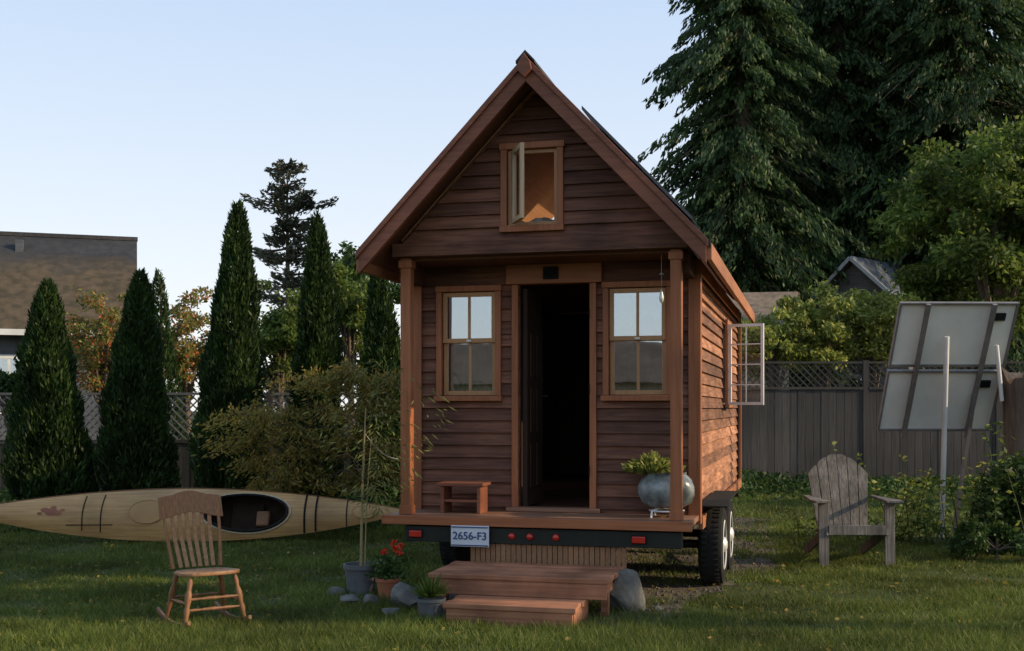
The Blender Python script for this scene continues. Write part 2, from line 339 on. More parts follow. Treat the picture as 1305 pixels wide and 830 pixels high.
def panels(mb,fn,u0,u1,z0,z1,ops,d0,d1):
    us=sorted({u0,u1}|{x for o in ops for x in o[:2]}); zs=sorted({z0,z1}|{x for o in ops for x in o[2:]})
    for a,b in zip(us[:-1],us[1:]):
        for c,d in zip(zs[:-1],zs[1:]):
            mu,mz=(a+b)/2,(c+d)/2
            if any(o[0]<mu<o[1] and o[2]<mz<o[3] for o in ops): continue
            vs=[fn(a,c,d0),fn(b,c,d0),fn(b,d,d0),fn(a,d,d0),fn(a,c,d1),fn(b,c,d1),fn(b,d,d1),fn(a,d,d1)]
            mb.add(vs,[(0,1,2,3),(4,7,6,5),(0,4,5,1),(1,5,6,2),(2,6,7,3),(3,7,4,0)])
WZ0,WZ1=1.55,2.395; WX=.69; WW=.225
opsF=[(-WX-WW,-WX+WW,WZ0,WZ1),(-.27,.31,.62,2.44),(WX-WW,WX+WW,WZ0,WZ1)]
fF=lambda u,z,o:(u,YF-o,z)
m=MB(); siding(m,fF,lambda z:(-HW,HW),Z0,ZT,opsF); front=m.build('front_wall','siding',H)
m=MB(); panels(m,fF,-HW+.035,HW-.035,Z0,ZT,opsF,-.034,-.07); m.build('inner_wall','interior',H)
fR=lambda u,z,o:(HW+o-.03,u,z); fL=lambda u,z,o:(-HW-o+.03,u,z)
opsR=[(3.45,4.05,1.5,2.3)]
m=MB(); siding(m,fR,lambda z:(YF+.03,LB),Z0,ZT,opsR); m.build('side_wall','sunlit_siding',H)
m=MB(); siding(m,fL,lambda z:(YF+.03,LB),Z0,ZT,[]); m.build('side_wall','sunlit_siding',H)
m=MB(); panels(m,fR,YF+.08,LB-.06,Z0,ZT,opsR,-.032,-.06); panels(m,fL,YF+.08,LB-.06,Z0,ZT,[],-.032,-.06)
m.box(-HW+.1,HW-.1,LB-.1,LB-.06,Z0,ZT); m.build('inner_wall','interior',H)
fB=lambda u,z,o:(u,LB+o,z)
m=MB(); siding(m,fB,lambda z:(-HW,HW),Z0,ZT,[]); siding(m,fB,lambda z:(-(3.86-z)/SL,(3.86-z)/SL),ZT,3.8,[(-.3,.3,2.9,3.4)]); m.build('rear_wall','siding',H)  # gable gap added out of sight to let light into the loft
m=MB(); m.box(-HW+.06,HW-.06,YF+.01,LB-.1,.56,.62); m.build('floor','floor',H)
m=MB(); m.box(-HW+.03,HW-.03,.05,LB-.12,2.635,2.665); m.build('loft_floor','pine',H)
GW=(-.222,.165,2.83,3.405)
fG=lambda u,z,o:(u,-o,z)
m=MB(); siding(m,fG,lambda z:(-(3.84-z)/SL,(3.84-z)/SL),2.725,3.82,[GW]); m.build('gable_wall','siding',H)
m=MB(); m.box(-1.14,1.14,-.05,.06,2.62,2.722); m.build('porch_beam','siding',H,bevel=.004,label='dark red beam across the porch below the gable')
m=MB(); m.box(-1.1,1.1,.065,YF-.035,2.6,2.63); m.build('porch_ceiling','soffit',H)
def slab(mb,sgn,x0,x1,y0,y1,t0,t1):
    z=lambda x,t: APX-t-SL*x
    vs=[(sgn*x0,y0,z(x0,t0)),(sgn*x1,y0,z(x1,t0)),(sgn*x1,y1,z(x1,t0)),(sgn*x0,y1,z(x0,t0)),
        (sgn*x0,y0,z(x0,t1)),(sgn*x1,y0,z(x1,t1)),(sgn*x1,y1,z(x1,t1)),(sgn*x0,y1,z(x0,t1))]
    mb.add(vs,[(0,1,2,3),(4,7,6,5),(0,4,5,1),(1,5,6,2),(2,6,7,3),(3,7,4,0)])
YR0,YR1=-.3,6.0
SKS={-1:(.25,1.05,2.9,4.9),1:(.2,1.0,2.2,4.9)}  # roof openings added out of sight to brighten the loft
def holed(m,x1,ya,yb,t0,t1):
    for sg,SK in SKS.items():
        for a in [(0,SK[0],ya,yb),(SK[1],x1,ya,yb),(SK[0],SK[1],ya,SK[2]),(SK[0],SK[1],SK[3],yb)]: slab(m,sg,*a,t0,t1)
roof=MB(); holed(roof,1.33,YR0-.02,YR1,-.012,.025)
RO=roof.build('roof','shingle',H)
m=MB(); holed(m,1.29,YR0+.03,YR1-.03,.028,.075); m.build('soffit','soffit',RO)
m=MB(); holed(m,1.1,.06,LB-.06,.079,.095); m.build('roof_lining','lining',RO)
for sg,SK in SKS.items():
    m=MB(); slab(m,sg,SK[0]-.03,SK[1]+.03,SK[2]-.03,SK[3]+.03,-.03,-.016); m.build('added_skylight','sky_glass',RO)  # unseen pane over the added opening
for sg in (1,-1):
    m=MB(); slab(m,sg,0.0,1.3,YR0-.045,YR0,-.004,.175); m.build('bargeboard','barge',RO,bevel=.004)
    m=MB(); slab(m,sg,.0,1.315,YR0-.065,YR0-.048,-.01,.045); m.build('bargeboard_trim','barge',RO,bevel=.003)
    m=MB(); m.box(min(sg*1.3,sg*1.335),max(sg*1.3,sg*1.335),YR0,YR1,2.49,2.61); m.build('fascia','trim_y',RO,bevel=.003)
m=MB(); m.prism([(-.055,3.9),(0,3.845),(.055,3.9),(.045,3.955),(0,4.02),(-.045,3.955)],lambda u,v,w:(u,w,v),YR0-.095,YR0-.068); m.build('ridge_block','barge',RO,bevel=.004)
m=MB(); m.prism([(-.07,3.955),(0,4.03),(.07,3.955),(.07,3.975),(0,4.05),(-.07,3.975)],lambda u,v,w:(u,w,v),YR0-.06,YR1); m.build('ridge_cap','shingle',RO)
m=MB(); slab(m,1,.26,1.12,.45,2.1,-.105,-.075); sp=m.build('solar_panel','solar',RO)
for xx in (.4,.95):
    m=MB(); slab(m,1,xx,xx+.03,.5,2.05,-.073,-.016); m.build('mounting_rail','steel',sp)
PZ0=.622
for x,y in ((-1.05,.05),(1.05,.05)):
    m=MB(); m.box(x-.042,x+.042,y-.042,y+.042,PZ0,2.618); ps=m.build('porch_post','trim_v',H,bevel=.006)
    m=MB(); m.box(x-.054,x+.054,y-.054,y+.054,2.54,2.6); m.build('post_cap','trim_v',ps,bevel=.004)
    m=MB(); m.box(x-.05,x+.05,y-.05,y+.05,PZ0,.69); m.build('post_foot','trim_v',ps,bevel=.004)
for sg in (-1,1):
    m=MB(); a,b=sorted((sg*(HW+.012),sg*(HW-.06))); m.box(a,b,YF-.045,YF-.029,Z0,2.6)
    a,b=sorted((sg*(HW+.012),sg*(HW+.035))); m.box(a,b,YF-.045,YF+.06,Z0,2.6)
    m.build('corner_board','trim_v',H,bevel=.003)
    m=MB(); a,b=sorted((sg*1.06,sg*1.14)); m.box(a,b,.11,YF-.05,2.45,2.6); m.build('side_beam','siding',H,bevel=.003)
for xx in (HW+.012,):
    m=MB(); m.box(xx,xx+.022,LB-.08,LB+.03,Z0,2.6); m.build('corner_board','trim_v',H)
    m=MB(); m.box(xx,xx+.018,YF+.062,LB-.082,2.5,2.6); m.build('frieze_board','trim_y',H)
    m=MB(); m.box(xx,xx+.03,YF+.062,LB-.082,.5,.6); m.build('skirt_board','trim_y',H)
m=MB(); m.box(-.325,-.272,YF-.045,YF+.03,.62,2.44); m.box(.312,.365,YF-.045,YF+.03,.62,2.44)
df=m.build('door_frame','trim_v',H,bevel=.004)
m=MB(); m.box(-.37,.41,YF-.055,YF+.03,2.443,2.6); m.build('lintel','trim_h',df,bevel=.005)
m=MB(); m.box(-.06,.065,YF-.068,YF-.057,2.475,2.575); m.tube([(0.0+.045*math.cos(t),YF-.07,2.525+.03*math.sin(t)) for t in [i*math.pi/8 for i in range(16)]],.006,6,True); m.build('plaque','dark',df,bevel=.003)
m=MB(); m.box(-.36,.4,YF-.1,YF+.04,.622,.655); m.build('threshold','deck',df,bevel=.005)
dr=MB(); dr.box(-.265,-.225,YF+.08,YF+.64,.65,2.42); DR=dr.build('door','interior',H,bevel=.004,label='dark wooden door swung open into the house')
m=MB()
for z in (.8,1.25,1.7): m.box(-.222,-.212,YF+.16,YF+.32,z,z+.36); m.box(-.222,-.212,YF+.38,YF+.55,z,z+.36)
m.build('door_panel','interior',DR,bevel=.003)
m=MB(); m.tube([(-.22,YF+.59,1.55),(-.17,YF+.59,1.55),(-.165,YF+.53,1.55)],.009,8); m.build('handle','steel',DR,smooth=True)
for z in (.95,1.6,2.2):
    m=MB(); m.tube([(.31,YF-.05,z-.04),(.31,YF-.05,z+.04)],.006,6); m.build('hinge','dark',df)
def dh_window(cx,tint_mat,y=YF):
    x0,x1=cx-WW,cx+WW; m=MB()
    m.box(x0-.048,x0-.002,y-.045,y+.02,WZ0-.0,WZ1); m.box(x1+.002,x1+.048,y-.045,y+.02,WZ0,WZ1)
    m.box(x0-.055,x1+.055,y-.05,y+.02,WZ1+.002,WZ1+.05); m.box(x0-.06,x1+.06,y-.075,y+.02,WZ0-.045,WZ0-.002)
    W=m.build('window','trim_v',H,bevel=.004)
    mid=(WZ0+WZ1)/2+.02
    for (a,b,yy) in ((mid-.012,WZ1-.004,y-.018),(WZ0+.003,mid+.02,y+.012)):
        m=MB(); s=.036
        m.box(x0+.002,x0+s,yy,yy+.028,a,b); m.box(x1-s,x1-.002,yy,yy+.028,a,b)
        m.box(x0+s,x1-s,yy+.001,yy+.027,b-s,b); m.box(x0+s,x1-s,yy+.001,yy+.027,a,a+s)
        m.box(cx-.011,cx+.011,yy+.004,yy+.024,a+s,b-s); sh=m.build('sash','sash',W,bevel=.003)
        m=MB(); m.box(x0+s-.004,x1-s+.004,yy+.012,yy+.016,a+s-.004,b-s+.004); m.build('pane','glass',sh)
    m=MB(); m.box(cx-.02,cx+.02,y-.03,y-.02,mid-.004,mid+.012); m.build('latch','rim',W)
    m=MB(); N=40; top=mid-.03 if tint_mat=='warm_tint' else mid-.1  # added sheet, tints the lower panes like the house mirrored in them
    vs=[(x0+.0+(x1-x0)*i/N,y+.075+.008*math.sin(i*1.3),z) for z in (WZ0+.02,top) for i in range(N+1)]
    m.add(vs,[(i,i+1,N+2+i,N+1+i) for i in range(N)]); m.build('warm_tint',tint_mat,W,smooth=True)
dh_window(-WX,'warm_tint'); dh_window(WX,'warm_tint_tan')
x0,x1,z0,z1=GW; m=MB()
m.box(x0-.05,x0,-.04,.03,z0,z1); m.box(x1,x1+.05,-.04,.03,z0,z1); m.box(x0-.06,x1+.06,-.045,.03,z1+.001,z1+.05); m.box(x0-.055,x1+.055,-.055,.03,z0-.05,z0-.001)
W=m.build('window','trim_v',H,bevel=.004,label='small gable window with its narrow sash swung open')
def leaf(W,hx,hy,ang,w,z0,z1,f=.03):
    d=Vector((math.cos(ang),math.sin(ang),0)); m=MB(); b=Vector((hx,hy,0))
    q=lambda t,z: b+d*t+Vector((0,0,z))
    m.bar(q(f*.6,z0),q(f*.6,z1),f,f*1.2,up=d); m.bar(q(w-f*.6,z0),q(w-f*.6,z1),f,f*1.2,up=d)
    m.bar(q(f*1.2,z0+f*.6),q(w-f*1.2,z0+f*.6),f,f*1.2); m.bar(q(f*1.2,z1-f*.6),q(w-f*1.2,z1-f*.6),f,f*1.2)
    return m,q
m,q=leaf(W,x0+.055,-.045,R(-62),.28,z0+.01,z1-.01); sh=m.build('sash','skylit_sash',W,bevel=.003)
m=MB(); m.add([q(.03,z0+.03),q(.25,z0+.03),q(.25,z1-.03),q(.03,z1-.03)],[(0,1,2,3)]); m.build('pane','glass',sh)
m=MB(); m.box(x0+.03,x0+.05,-.01,.02,z0+.03,z1-.03); m.build('mullion','sash',W,bevel=.003)
m=MB(); m.box(x0,x0+.028,.0,.028,z0,z1); m.box(x1-.028,x1,.0,.028,z0,z1); m.box(x0+.028,x1-.028,.0,.028,z1-.028,z1); m.box(x0+.028,x1-.028,.0,.028,z0,z0+.028); m.build('frame','sash',W,bevel=.002)
BD=thing('bed','pale rumpled bedding just inside the small gable window','bed',loc2w(0,.9,2.667),-TH)
m=MB(); m.box(-.6,.6,-.75,.9,0,.14); m.build('mattress','linen',BD,bevel=.03)
m=MB(); NX,NY=24,18
vs=[(-.5+1.0*i/NX,-.76+.6*j/NY,.17+.1*math.sin(math.pi*i/NX)*math.sin(math.pi*j/NY)+.03*math.sin(i*1.3+j*.7)*math.sin(j*.9)) for i in range(NX+1) for j in range(NY+1)]
m.add(vs,[(i*(NY+1)+j,(i+1)*(NY+1)+j,(i+1)*(NY+1)+j+1,i*(NY+1)+j+1) for i in range(NX) for j in range(NY)]); m.build('blanket','linen',BD,smooth=True)
m=MB(); 
for a,b in ((3.4,3.45),(4.05,4.1)): m.box(HW+.012,HW+.04,a,b,1.45,2.35)
m.box(HW+.012,HW+.042,3.451,4.049,2.3,2.35); m.box(HW+.012,HW+.05,3.451,4.049,1.45,1.5)
W=m.build('window','trim_y',H,bevel=.003,label='side window with a white gridded sash swung outward')
m,q=leaf(W,HW+.045,3.45,R(-12),.36,1.48,2.3,.024)
for f in (.25,.5,.75):
    z=1.48+.82*f; m.bar(q(.03,z),q(.33,z),.012,.012)
m.bar(q(.18,1.5),q(.18,2.28),.012,.012,up=(1,0,0))
sh=m.build('sash','white',W)
m=MB(); m.add([q(.03,1.5),q(.33,1.5),q(.33,2.28),q(.03,2.28)],[(0,1,2,3)]); m.build('pane','sky_glass',sh)
m=MB()
for k in range(6):
    m.box(-1.19,1.17,-.09+.107*k,-.09+.107*k+.101,.58,.62)
m.build('deck','deck',H,bevel=.004)
m=MB(); m.box(-1.2,1.18,-.118,-.093,.555,.625); m.build('deck_edge_board','trim_h',H,bevel=.004)
m=MB(); m.box(-1.02,1.1,-.085,.02,.425,.543)
for x in (-.85,.85): m.box(x-.04,x+.04,.022,LB-.1,.43,.54)
for y in (.8,1.6,2.4,3.2,4.2,5.2): m.box(-.805,.805,y,y+.06,.44,.52)
TR=m.build('trailer_frame','steel',H,bevel=.004)
m=MB(); m.box(-1.02,1.05,.03,LB-.02,.543,.555); m.build('underside','steel',H)
for yy in (1.1,1.93):
    m=MB(); m.tube([(-1.0,yy,.33),(1.12,yy,.33)],.035,10); m.build('axle','steel',TR)
for x,w in ((-.93,.1),(.79,.1)):
    m=MB(); m.box(x-w/2-.006,x+w/2+.006,-.093,-.087,.453,.517); lt=m.build('tail_light_bezel','dark',TR)
    m=MB(); m.box(x-w/2,x+w/2,-.108,-.094,.46,.51); m.build('tail_light','redlens',TR,bevel=.006)
for x in (-.17,-.03,.17):
    m=MB(); m.lathe([(.026,0),(.026,.008),(.018,.018),(.001,.022)],(x,-.087,.485),14,Matrix.Rotation(R(90),3,'X')); m.build('marker_light','redlens',TR,smooth=True)
PX=-.487
m=MB(); m.box(PX-.15,PX+.15,-.126,-.12,.4,.56); PL=m.build('license_plate','plate',TR,bevel=.004,label='pale licence plate with dark blue characters')
for za in (.544,.407):
    m=MB(); m.box(PX-.145,PX+.145,-.132,-.1275,za,za+.008); m.build('plate_band','platetext',PL)
cu=bpy.data.curves.new('plate_text','FONT'); cu.body='2656-F3'; cu.size=.082; cu.align_x='CENTER'; cu.align_y='CENTER'; cu.extrude=.001; cu.offset=.0012
to=bpy.data.objects.new('plate_text_source',cu); COL.objects.link(to); bpy.context.view_layer.update()
dg=bpy.context.evaluated_depsgraph_get(); tm=bpy.data.meshes.new_from_object(to.evaluated_get(dg)); bpy.data.objects.remove(to)
tm.transform(Matrix.Translation((PX,-.129,.48))@Matrix.Rotation(R(90),4,'X')); tm.materials.clear(); tm.materials.append(M['platetext'])
o=bpy.data.objects.new('plate_lettering',tm); COL.objects.link(o); o.parent=PL
def wheel(x,y,s):
    rot=Matrix.Rotation(R(90)*s,3,'Y')
    m=MB(); m.lathe([(.19,-.09),(.27,-.1),(.31,-.085),(.325,-.05),(.328,0),(.325,.05),(.31,.085),(.27,.1),(.19,.09)],(x,y,.328),36,rot)
    for k in range(44):
        a=2*math.pi*k/44
        for dx in (-.05,.045): 
            c=Vector((x+dx,y+math.cos(a)*.327,.328+math.sin(a)*.327)); m.bar(c-Vector((.02,0,0)),c+Vector((.02,0,0)),.02,.012,up=(0,math.cos(a),math.sin(a)))
    W=m.build('wheel','rubber',H,smooth=True,)
    m=MB(); m.lathe([(.186,.04),(.205,.092),(.19,.098),(.17,.06),(.08,.05),(.06,.1),(.03,.115),(.001,.117)],(x,y,.328),30,rot); m.build('rim','rim',W,smooth=True)
    for k in range(5):
        a=2*math.pi*k/5; m=MB(); c=(x+s*.062,y+.11*math.cos(a),.328+.11*math.sin(a)); m.tube([c,(c[0]+s*.02,c[1],c[2])],.011,6); m.build('lug_nut','steel',W)
for y in (1.12,1.92):
    wheel(1.23,y,1); wheel(-1.0,y+.15,-1)
m=MB()
ys=[.78,.98,1.5,2.05,2.28]; zs=[.665,.7,.7,.7,.64]
for i in range(4): m.bar((1.27,ys[i],zs[i]),(1.27,ys[i+1],zs[i+1]),.2,.012)
m.build('fender','steel',H)
m=MB(); x=-.5
while x<.7:
    m.box(x,x+.034,-.06,-.045,.13,.42); x+=.04
m.build('skirt','pine',H)
L1=thing('ladder','dim wooden loft ladder standing inside the dark doorway','ladder',loc2w(.1,2.6,.62),-TH)
for x in (-.17,.17):
    m=MB(); m.bar((x,0,0),(x,.5,1.95),.03,.07); m.build('side_rail','floor',L1)
for k in range(6):
    m=MB(); t=(k+.7)/6.6; m.bar((-.15,.5*t,1.95*t),(.15,.5*t,1.95*t),.06,.022); m.build('rung','floor',L1)
# ---------------------------------------------------------------- steps
ST=thing('porch_steps','two broad reddish wooden box steps leading up to the porch','steps',loc2w(0,-.8),-TH)
def stepbox(x0,x1,y0,y1,z0,z1,n,name):
    m=MB(); d=(y1-y0)/n
    for k in range(n): m.box(x0+random.uniform(-.008,.008),x1+random.uniform(-.008,.008),y0+k*d,y0+(k+1)*d-.007,z1-.035,z1+random.uniform(-.003,.003))
    return m.build(name,'step',ST,bevel=.005)
stepbox(-.6,.69,-.0,.68,0,.292,5,'upper_tread'); stepbox(-.36,.53,-.37,.16,0,.15,4,'lower_tread')
m=MB(); m.box(-.585,.675,.008,.035,.15,.256); m.build('upper_riser','step',ST,bevel=.004)
m=MB(); m.box(-.345,.515,-.36,-.333,.0,.114); m.build('lower_riser','step',ST,bevel=.004)
for x in (-.33,.5): 
    m=MB(); m.box(x-.02,x+.02,-.33,.16,0,.113); m.build('stringer','step',ST)
for x in (-.54,.63):
    m=MB(); m.box(x-.025,x+.025,.04,.66,.17,.256); m.box(x-.025,x+.025,.18,.24,0,.168); m.box(x-.025,x+.025,.55,.62,0,.168); m.build('stringer','step',ST)
# ---------------------------------------------------------------- porch things
SB=thing('stool','small low wooden stool at the left end of the porch','stool',loc2w(-.66,.3,.62),-TH)
m=MB(); m.box(-.19,.19,-.13,.13,.215,.24); m.build('seat','barge',SB,bevel=.004)
for x in (-.15,.15):
    m=MB(); m.box(x-.014,x+.014,-.11,.11,0,.213); m.build('side_panel','barge',SB,bevel=.003)
m=MB(); m.box(-.135,.135,-.1,.1,.09,.108); m.build('shelf','barge',SB)
PLT=thing('planter','round mottled grey planter with yellow-green succulent behind the right porch post','planter',loc2w(.945,.32,.62),-TH)
m=MB(); prof=[(.07,.07),(.12,.075),(.17,.11),(.195,.17),(.2,.23),(.18,.285),(.14,.325),(.145,.34),(.13,.34),(.11,.31),(.05,.3)]
m.lathe(prof,(0,0,0),40)
pb=m.build('bowl','glaze',PLT,smooth=True)
for v in pb.data.vertices:
    a=math.atan2(v.co.y,v.co.x); f=1+.06*math.sin(2*a+v.co.z*9)+.035*math.sin(5*a+20*v.co.z); v.co.x*=f*1.03; v.co.y*=f*.85
m=MB()
for k in range(4):
    a=R(45+90*k); m.tube([(.05*math.cos(a),.05*math.sin(a),.08),(.14*math.cos(a),.14*math.sin(a),.05),(.15*math.cos(a),.15*math.sin(a),0)],.009,6)
m.tube([(.13*math.cos(t),.13*math.sin(t),.05) for t in [2*math.pi*i/20 for i in range(20)]],.007,6,True); m.build('stand','rim',PLT,smooth=True)
n=560; a=RNG.uniform(0,2*np.pi,n); rr=RNG.uniform(0,.23,n); C=np.stack([rr*np.cos(a)-.1,rr*np.sin(a),.36+RNG.uniform(-.03,.12,n)*(1-rr*3)],1)
U=np.stack([np.cos(a)*(.3+rr*5),np.sin(a)*(.3+rr*5),np.ones(n)*.8],1)+RNG.normal(size=(n,3))*.3
leaves('foliage',C,U,RNG.uniform(.02,.045,n),RNG.uniform(.012,.02,n),'yellowgreen',PLT)
CHM=thing('wind_chime','small glass drop hanging on a thread under the right end of the porch beam','wind chime',loc2w(.93,.12,2.28),-TH)
m=MB(); m.tube([(0,0,.06),(0,0,.32)],.002,5); m.build('thread','rope',CHM)
m=MB(); m.lathe([(.002,-.05),(.014,-.035),(.018,-.01),(.012,.02),(.004,.05),(.002,.06)],(0,0,0),14); m.build('drop','rim',CHM,smooth=True)
m=MB(); m.lathe([(.002,.16),(.02,.165),(.002,.18)],(0,0,0),12); m.build('bead','rim',CHM,smooth=True)
# ---------------------------------------------------------------- rocking chair
RC=thing('rocking_chair','honey brown wooden rocking chair with slatted back on the lawn','rocking chair',(GX(262,7.8),7.8,0),R(34))
def turned(p,q,r,n=9):
    p=Vector(p);q=Vector(q); prof=[.65,1,.7,1.15,1.2,.8,1.1,.75,.6]; return [p.lerp(q,i/(n-1)) for i in range(n)],[r*prof[i%9] for i in range(n)]
m=MB(); pts=[]
for k in range(20):
    t=2*math.pi*k/20; c,s_=math.cos(t),math.sin(t); pts.append((.215*abs(c)**.7*(1 if c>0 else -1)*(1 if s_<0 else .9),.2*abs(s_)**.7*(1 if s_>0 else -1)))
m.prism(pts,lambda u,v,w:(u,v,w+.012*(-v/.2)),.335,.36); m.build('seat','rockseat',RC,bevel=.008)
for sx in (-1,1):
    for sy in (-1,1):
        p,r=turned((sx*.15,sy*.14,.335),(sx*.2,sy*.19,.05 if sy<0 else .045),.019); m=MB(); m.tube(p,r,10); m.build('leg','rockwood',RC,smooth=True)
    m=MB(); pts=[]
    for k in range(13):
        t=-1+2*k/12; pts.append((sx*.205,t*.33+.05,.016+.05*t*t))
    for i in range(12): m.bar(pts[i],pts[i+1],.02,.026)
    m.build('rocker','rockwood',RC)
    p,r=turned((sx*.18,-.165,.17),(sx*.18,.165,.16),.01); m=MB(); m.tube(p,r,8); m.build('stretcher','rockwood',RC,smooth=True)
    m=MB(); pp=[(sx*.165,.17,.36),(sx*.178,.215,.5),(sx*.19,.265,.64),(sx*.192,.315,.79)]; m.tube(pp,[.014,.012,.011,.01],10); m.build('stile','rockwood',RC,smooth=True)
for z,y in ((.2,-.175),(.13,-.18),(.17,.17)):
    p,r=turned((-.18,y,z),(.18,y,z),.01); m=MB(); m.tube(p,r,8); m.build('stretcher','rockwood',RC,smooth=True)
m=MB(); N=14; top=[];bot=[]
for i in range(N+1):
    t=-1+2*i/N; x=t*.22; top.append((x,.855-.02*t*t+(.02 if abs(t)<.5 else 0)*math.cos(t*math.pi))); bot.append((x,.71+.02*math.cos(t*math.pi*1.0)))
vs=[];fs=[]
for i in range(N+1):
    x=top[i][0]; yb=.03*(1-(x/.2)**2)
    for (z,yy) in ((bot[i][1],.285),(top[i][1],.335)):
        vs+= [(x,yy+yb-.012,z),(x,yy+yb+.012,z)]
for i in range(N):
    a=4*i;b=a+4; fs+=[(a,b,b+2,a+2),(a+1,a+3,b+3,b+1),(a,a+1,b+1,b),(a+2,b+2,b+3,a+3)]
fs+=[(0,2,3,1),(4*N,4*N+1,4*N+3,4*N+2)]
m.add(vs,fs); m.build('crest_rail','rockwood',RC,bevel=.003)
for k in range(6):
    x=-.125+.05*k; m=MB(); yb=.03*(1-(x/.2)**2); m.bar((x*.9,.165,.366),(x,.25+yb,.56),.026,.008,up=(0,1,0)); m.bar((x,.25+yb,.56),(x*1.05,.287+yb,.725),.026,.008,up=(0,1,0)); m.build('back_slat','rockseat',RC)
# ---------------------------------------------------------------- adirondack chair
AC=thing('adirondack_chair','weathered grey slatted garden armchair standing before the back fence','garden chair',(GX(1081,10.9),10.9,0),R(-1))
for k in range(5):
    m=MB(); t0,t1=k/5,(k+.9)/5; f=lambda t:(.0,-.27+.5*t,.37-.1*t); a=f(t0);b=f(t1); m.bar((0,a[1],a[2]),(0,b[1],b[2]),.52,.02); m.build('seat_slat','greywood',AC,bevel=.003)
for k in range(6):
    u=(k-2.5); xb=u*.08; xt=u*.098; zt=1.0-.022*u*u; yt=.2+(zt-.28)*.34
    m=MB(); p=Vector((xb,.2,.28)); q=Vector((xt,yt,zt)); d=(q-p)
    w0,w1=.072,.093; b0=Vector((1,0,0)); nn=d.cross(b0).normalized()*.009
    def T(w): # arc across the whole back, so neighbouring tips meet
        X_=xt+w; return 1-.022*((X_/.098)**2-u*u)/.72-(.012*(abs(w)/(w1/2))**3)
    L=[(0,-w0/2),(0,w0/2)]+[(T(w),w) for w in (w1/2,w1*.3,w1*.1,-w1*.1,-w1*.3,-w1/2)]
    n_=len(L); vs=[p+d*t+b0*w+nn for t,w in L]+[p+d*t+b0*w-nn for t,w in L]
    m.add(vs,[tuple(range(n_)),tuple(range(2*n_-1,n_-1,-1))]+[(i,n_+i,n_+(i+1)%n_,(i+1)%n_) for i in range(n_)]); m.build('back_slat','greywood',AC,bevel=.002)
for zz,yy,ww in ((.62,.335,.26),(.33,.235,.2)):
    m=MB(); m.bar((-ww,yy,zz),(ww,yy,zz),.02,.06); m.build('back_brace','greywood',AC)
for s in (-1,1):
    m=MB(); m.prism([(s*.25,-.36),(s*.4,-.37),(s*.415,-.25),(s*.37,.1),(s*.34,.36),(s*.3,.36),(s*.28,.0)],lambda u,v,w:(u,v,w),.585,.607); m.build('armrest','greywood',AC,bevel=.004)
    m=MB(); m.bar((s*.3,-.29,0),(s*.3,-.27,.584),.03,.09,up=(1,0,0)); m.build('front_leg','greywood',AC,bevel=.003)
    m=MB(); m.bar((s*.272,-.3,.33),(s*.272,.55,.04),.024,.09); m.build('rear_leg','greywood',AC,bevel=.003)
m=MB(); m.box(-.26,.26,-.31,-.288,.29,.375); m.build('front_apron','greywood',AC,bevel=.003)
# ---------------------------------------------------------------- kayak
KX0,KX1=-5.95,-1.1; KL=(KX1-KX0)/2; KW=.3
KY=thing('kayak','long golden yellow sea kayak lying on its side along the hedge','kayak',((KX0+KX1)/2,12.55,.295),R(0))
Rk=Matrix.Rotation(R(66),3,'X')
def kw(t): return KW*max(0,1-abs(t)**1.9)**.92+.004
def kdeck(t,v):
    w=kw(t); crown=.11*(w/KW)**.9*(1+.25*math.exp(-((t-.12)/.25)**2)); up=.12*abs(t)**3
    return Vector((t*KL, v*w, up+crown*(1-abs(v)**1.8)))
def khull(t,v):
    w=kw(t); dep=.21*(w/KW)**.5; up=.12*abs(t)**3
    return Vector((t*KL, v*w, up-dep*(1-abs(v)**2.6)*.98))
CT=.275; CA=.185; CB=.205
def incock(x,y,k=1): return ((x-CT*KL)/(CA*KL*k))**2+(y/(CB*k))**2<1
NT,NV=260,44
def kgrid(fn,skip,t0=-1,t1=1):
    m=MB(); vs=[Rk@fn(t0+(t1-t0)*i/NT,-1+2*j/NV) for i in range(NT+1) for j in range(NV+1)]; fs=[]
    for i in range(NT):
        for j in range(NV):
            c=fn(t0+(t1-t0)*(i+.5)/NT,-1+2*(j+.5)/NV)
            if skip and incock(c.x,c.y,.985): continue
            a=i*(NV+1)+j; fs.append((a,a+NV+1,a+NV+2,a+1))
    return m.add(vs,fs)
kgrid(kdeck,True).build('deck','kayak',KY,smooth=True); kgrid(khull,False).build('hull','hull',KY,smooth=True)
def kliner(t,v):
    p=khull(t,v); return Vector((p.x,p.y*.96,p.z*.9+.004))
kgrid(kliner,False,CT-CA*1.3,CT+CA*1.3).build('cockpit_liner','liner',KY,smooth=True)
def don(x,y,dz=.012):
    t=x/KL; return Rk@(kdeck(t,max(-1,min(1,y/kw(t))))+Vector((0,0,dz)))
m=MB(); m.tube([don(CT*KL+CA*KL*math.cos(a),CB*math.sin(a),.014) for a in [2*math.pi*i/48 for i in range(48)]],.014,8,True); m.build('cockpit_coaming','dark',KY,smooth=True)
m=MB(); m.tube([don(CT*KL+CA*KL*1.08*math.cos(a),CB*1.1*math.sin(a),.006) for a in [2*math.pi*i/48 for i in range(48)]],.01,6,True); m.build('coaming_rim','warm_tint',KY,smooth=True)
m=MB(); m.box(-.17,.17,-.17,.17,-.12,-.1); m.v=[tuple(Rk@(Vector(v)+Vector((CT*KL-.02,0,0)))) for v in m.v]; m.build('seat','liner',KY)
m=MB(); m.box(.1,.24,-.13,.04,-.1,.02); m.v=[tuple(Rk@(Vector(v)+Vector((CT*KL+.0,0,0)))) for v in m.v]; m.build('seat_back','tan',KY,bevel=.02)
m=MB(); m.tube([Rk@(kdeck(t,.995)+Vector((0,0,.002))) for t in np.linspace(-.97,.97,60)],.007,5); m.build('seam','tan',KY)
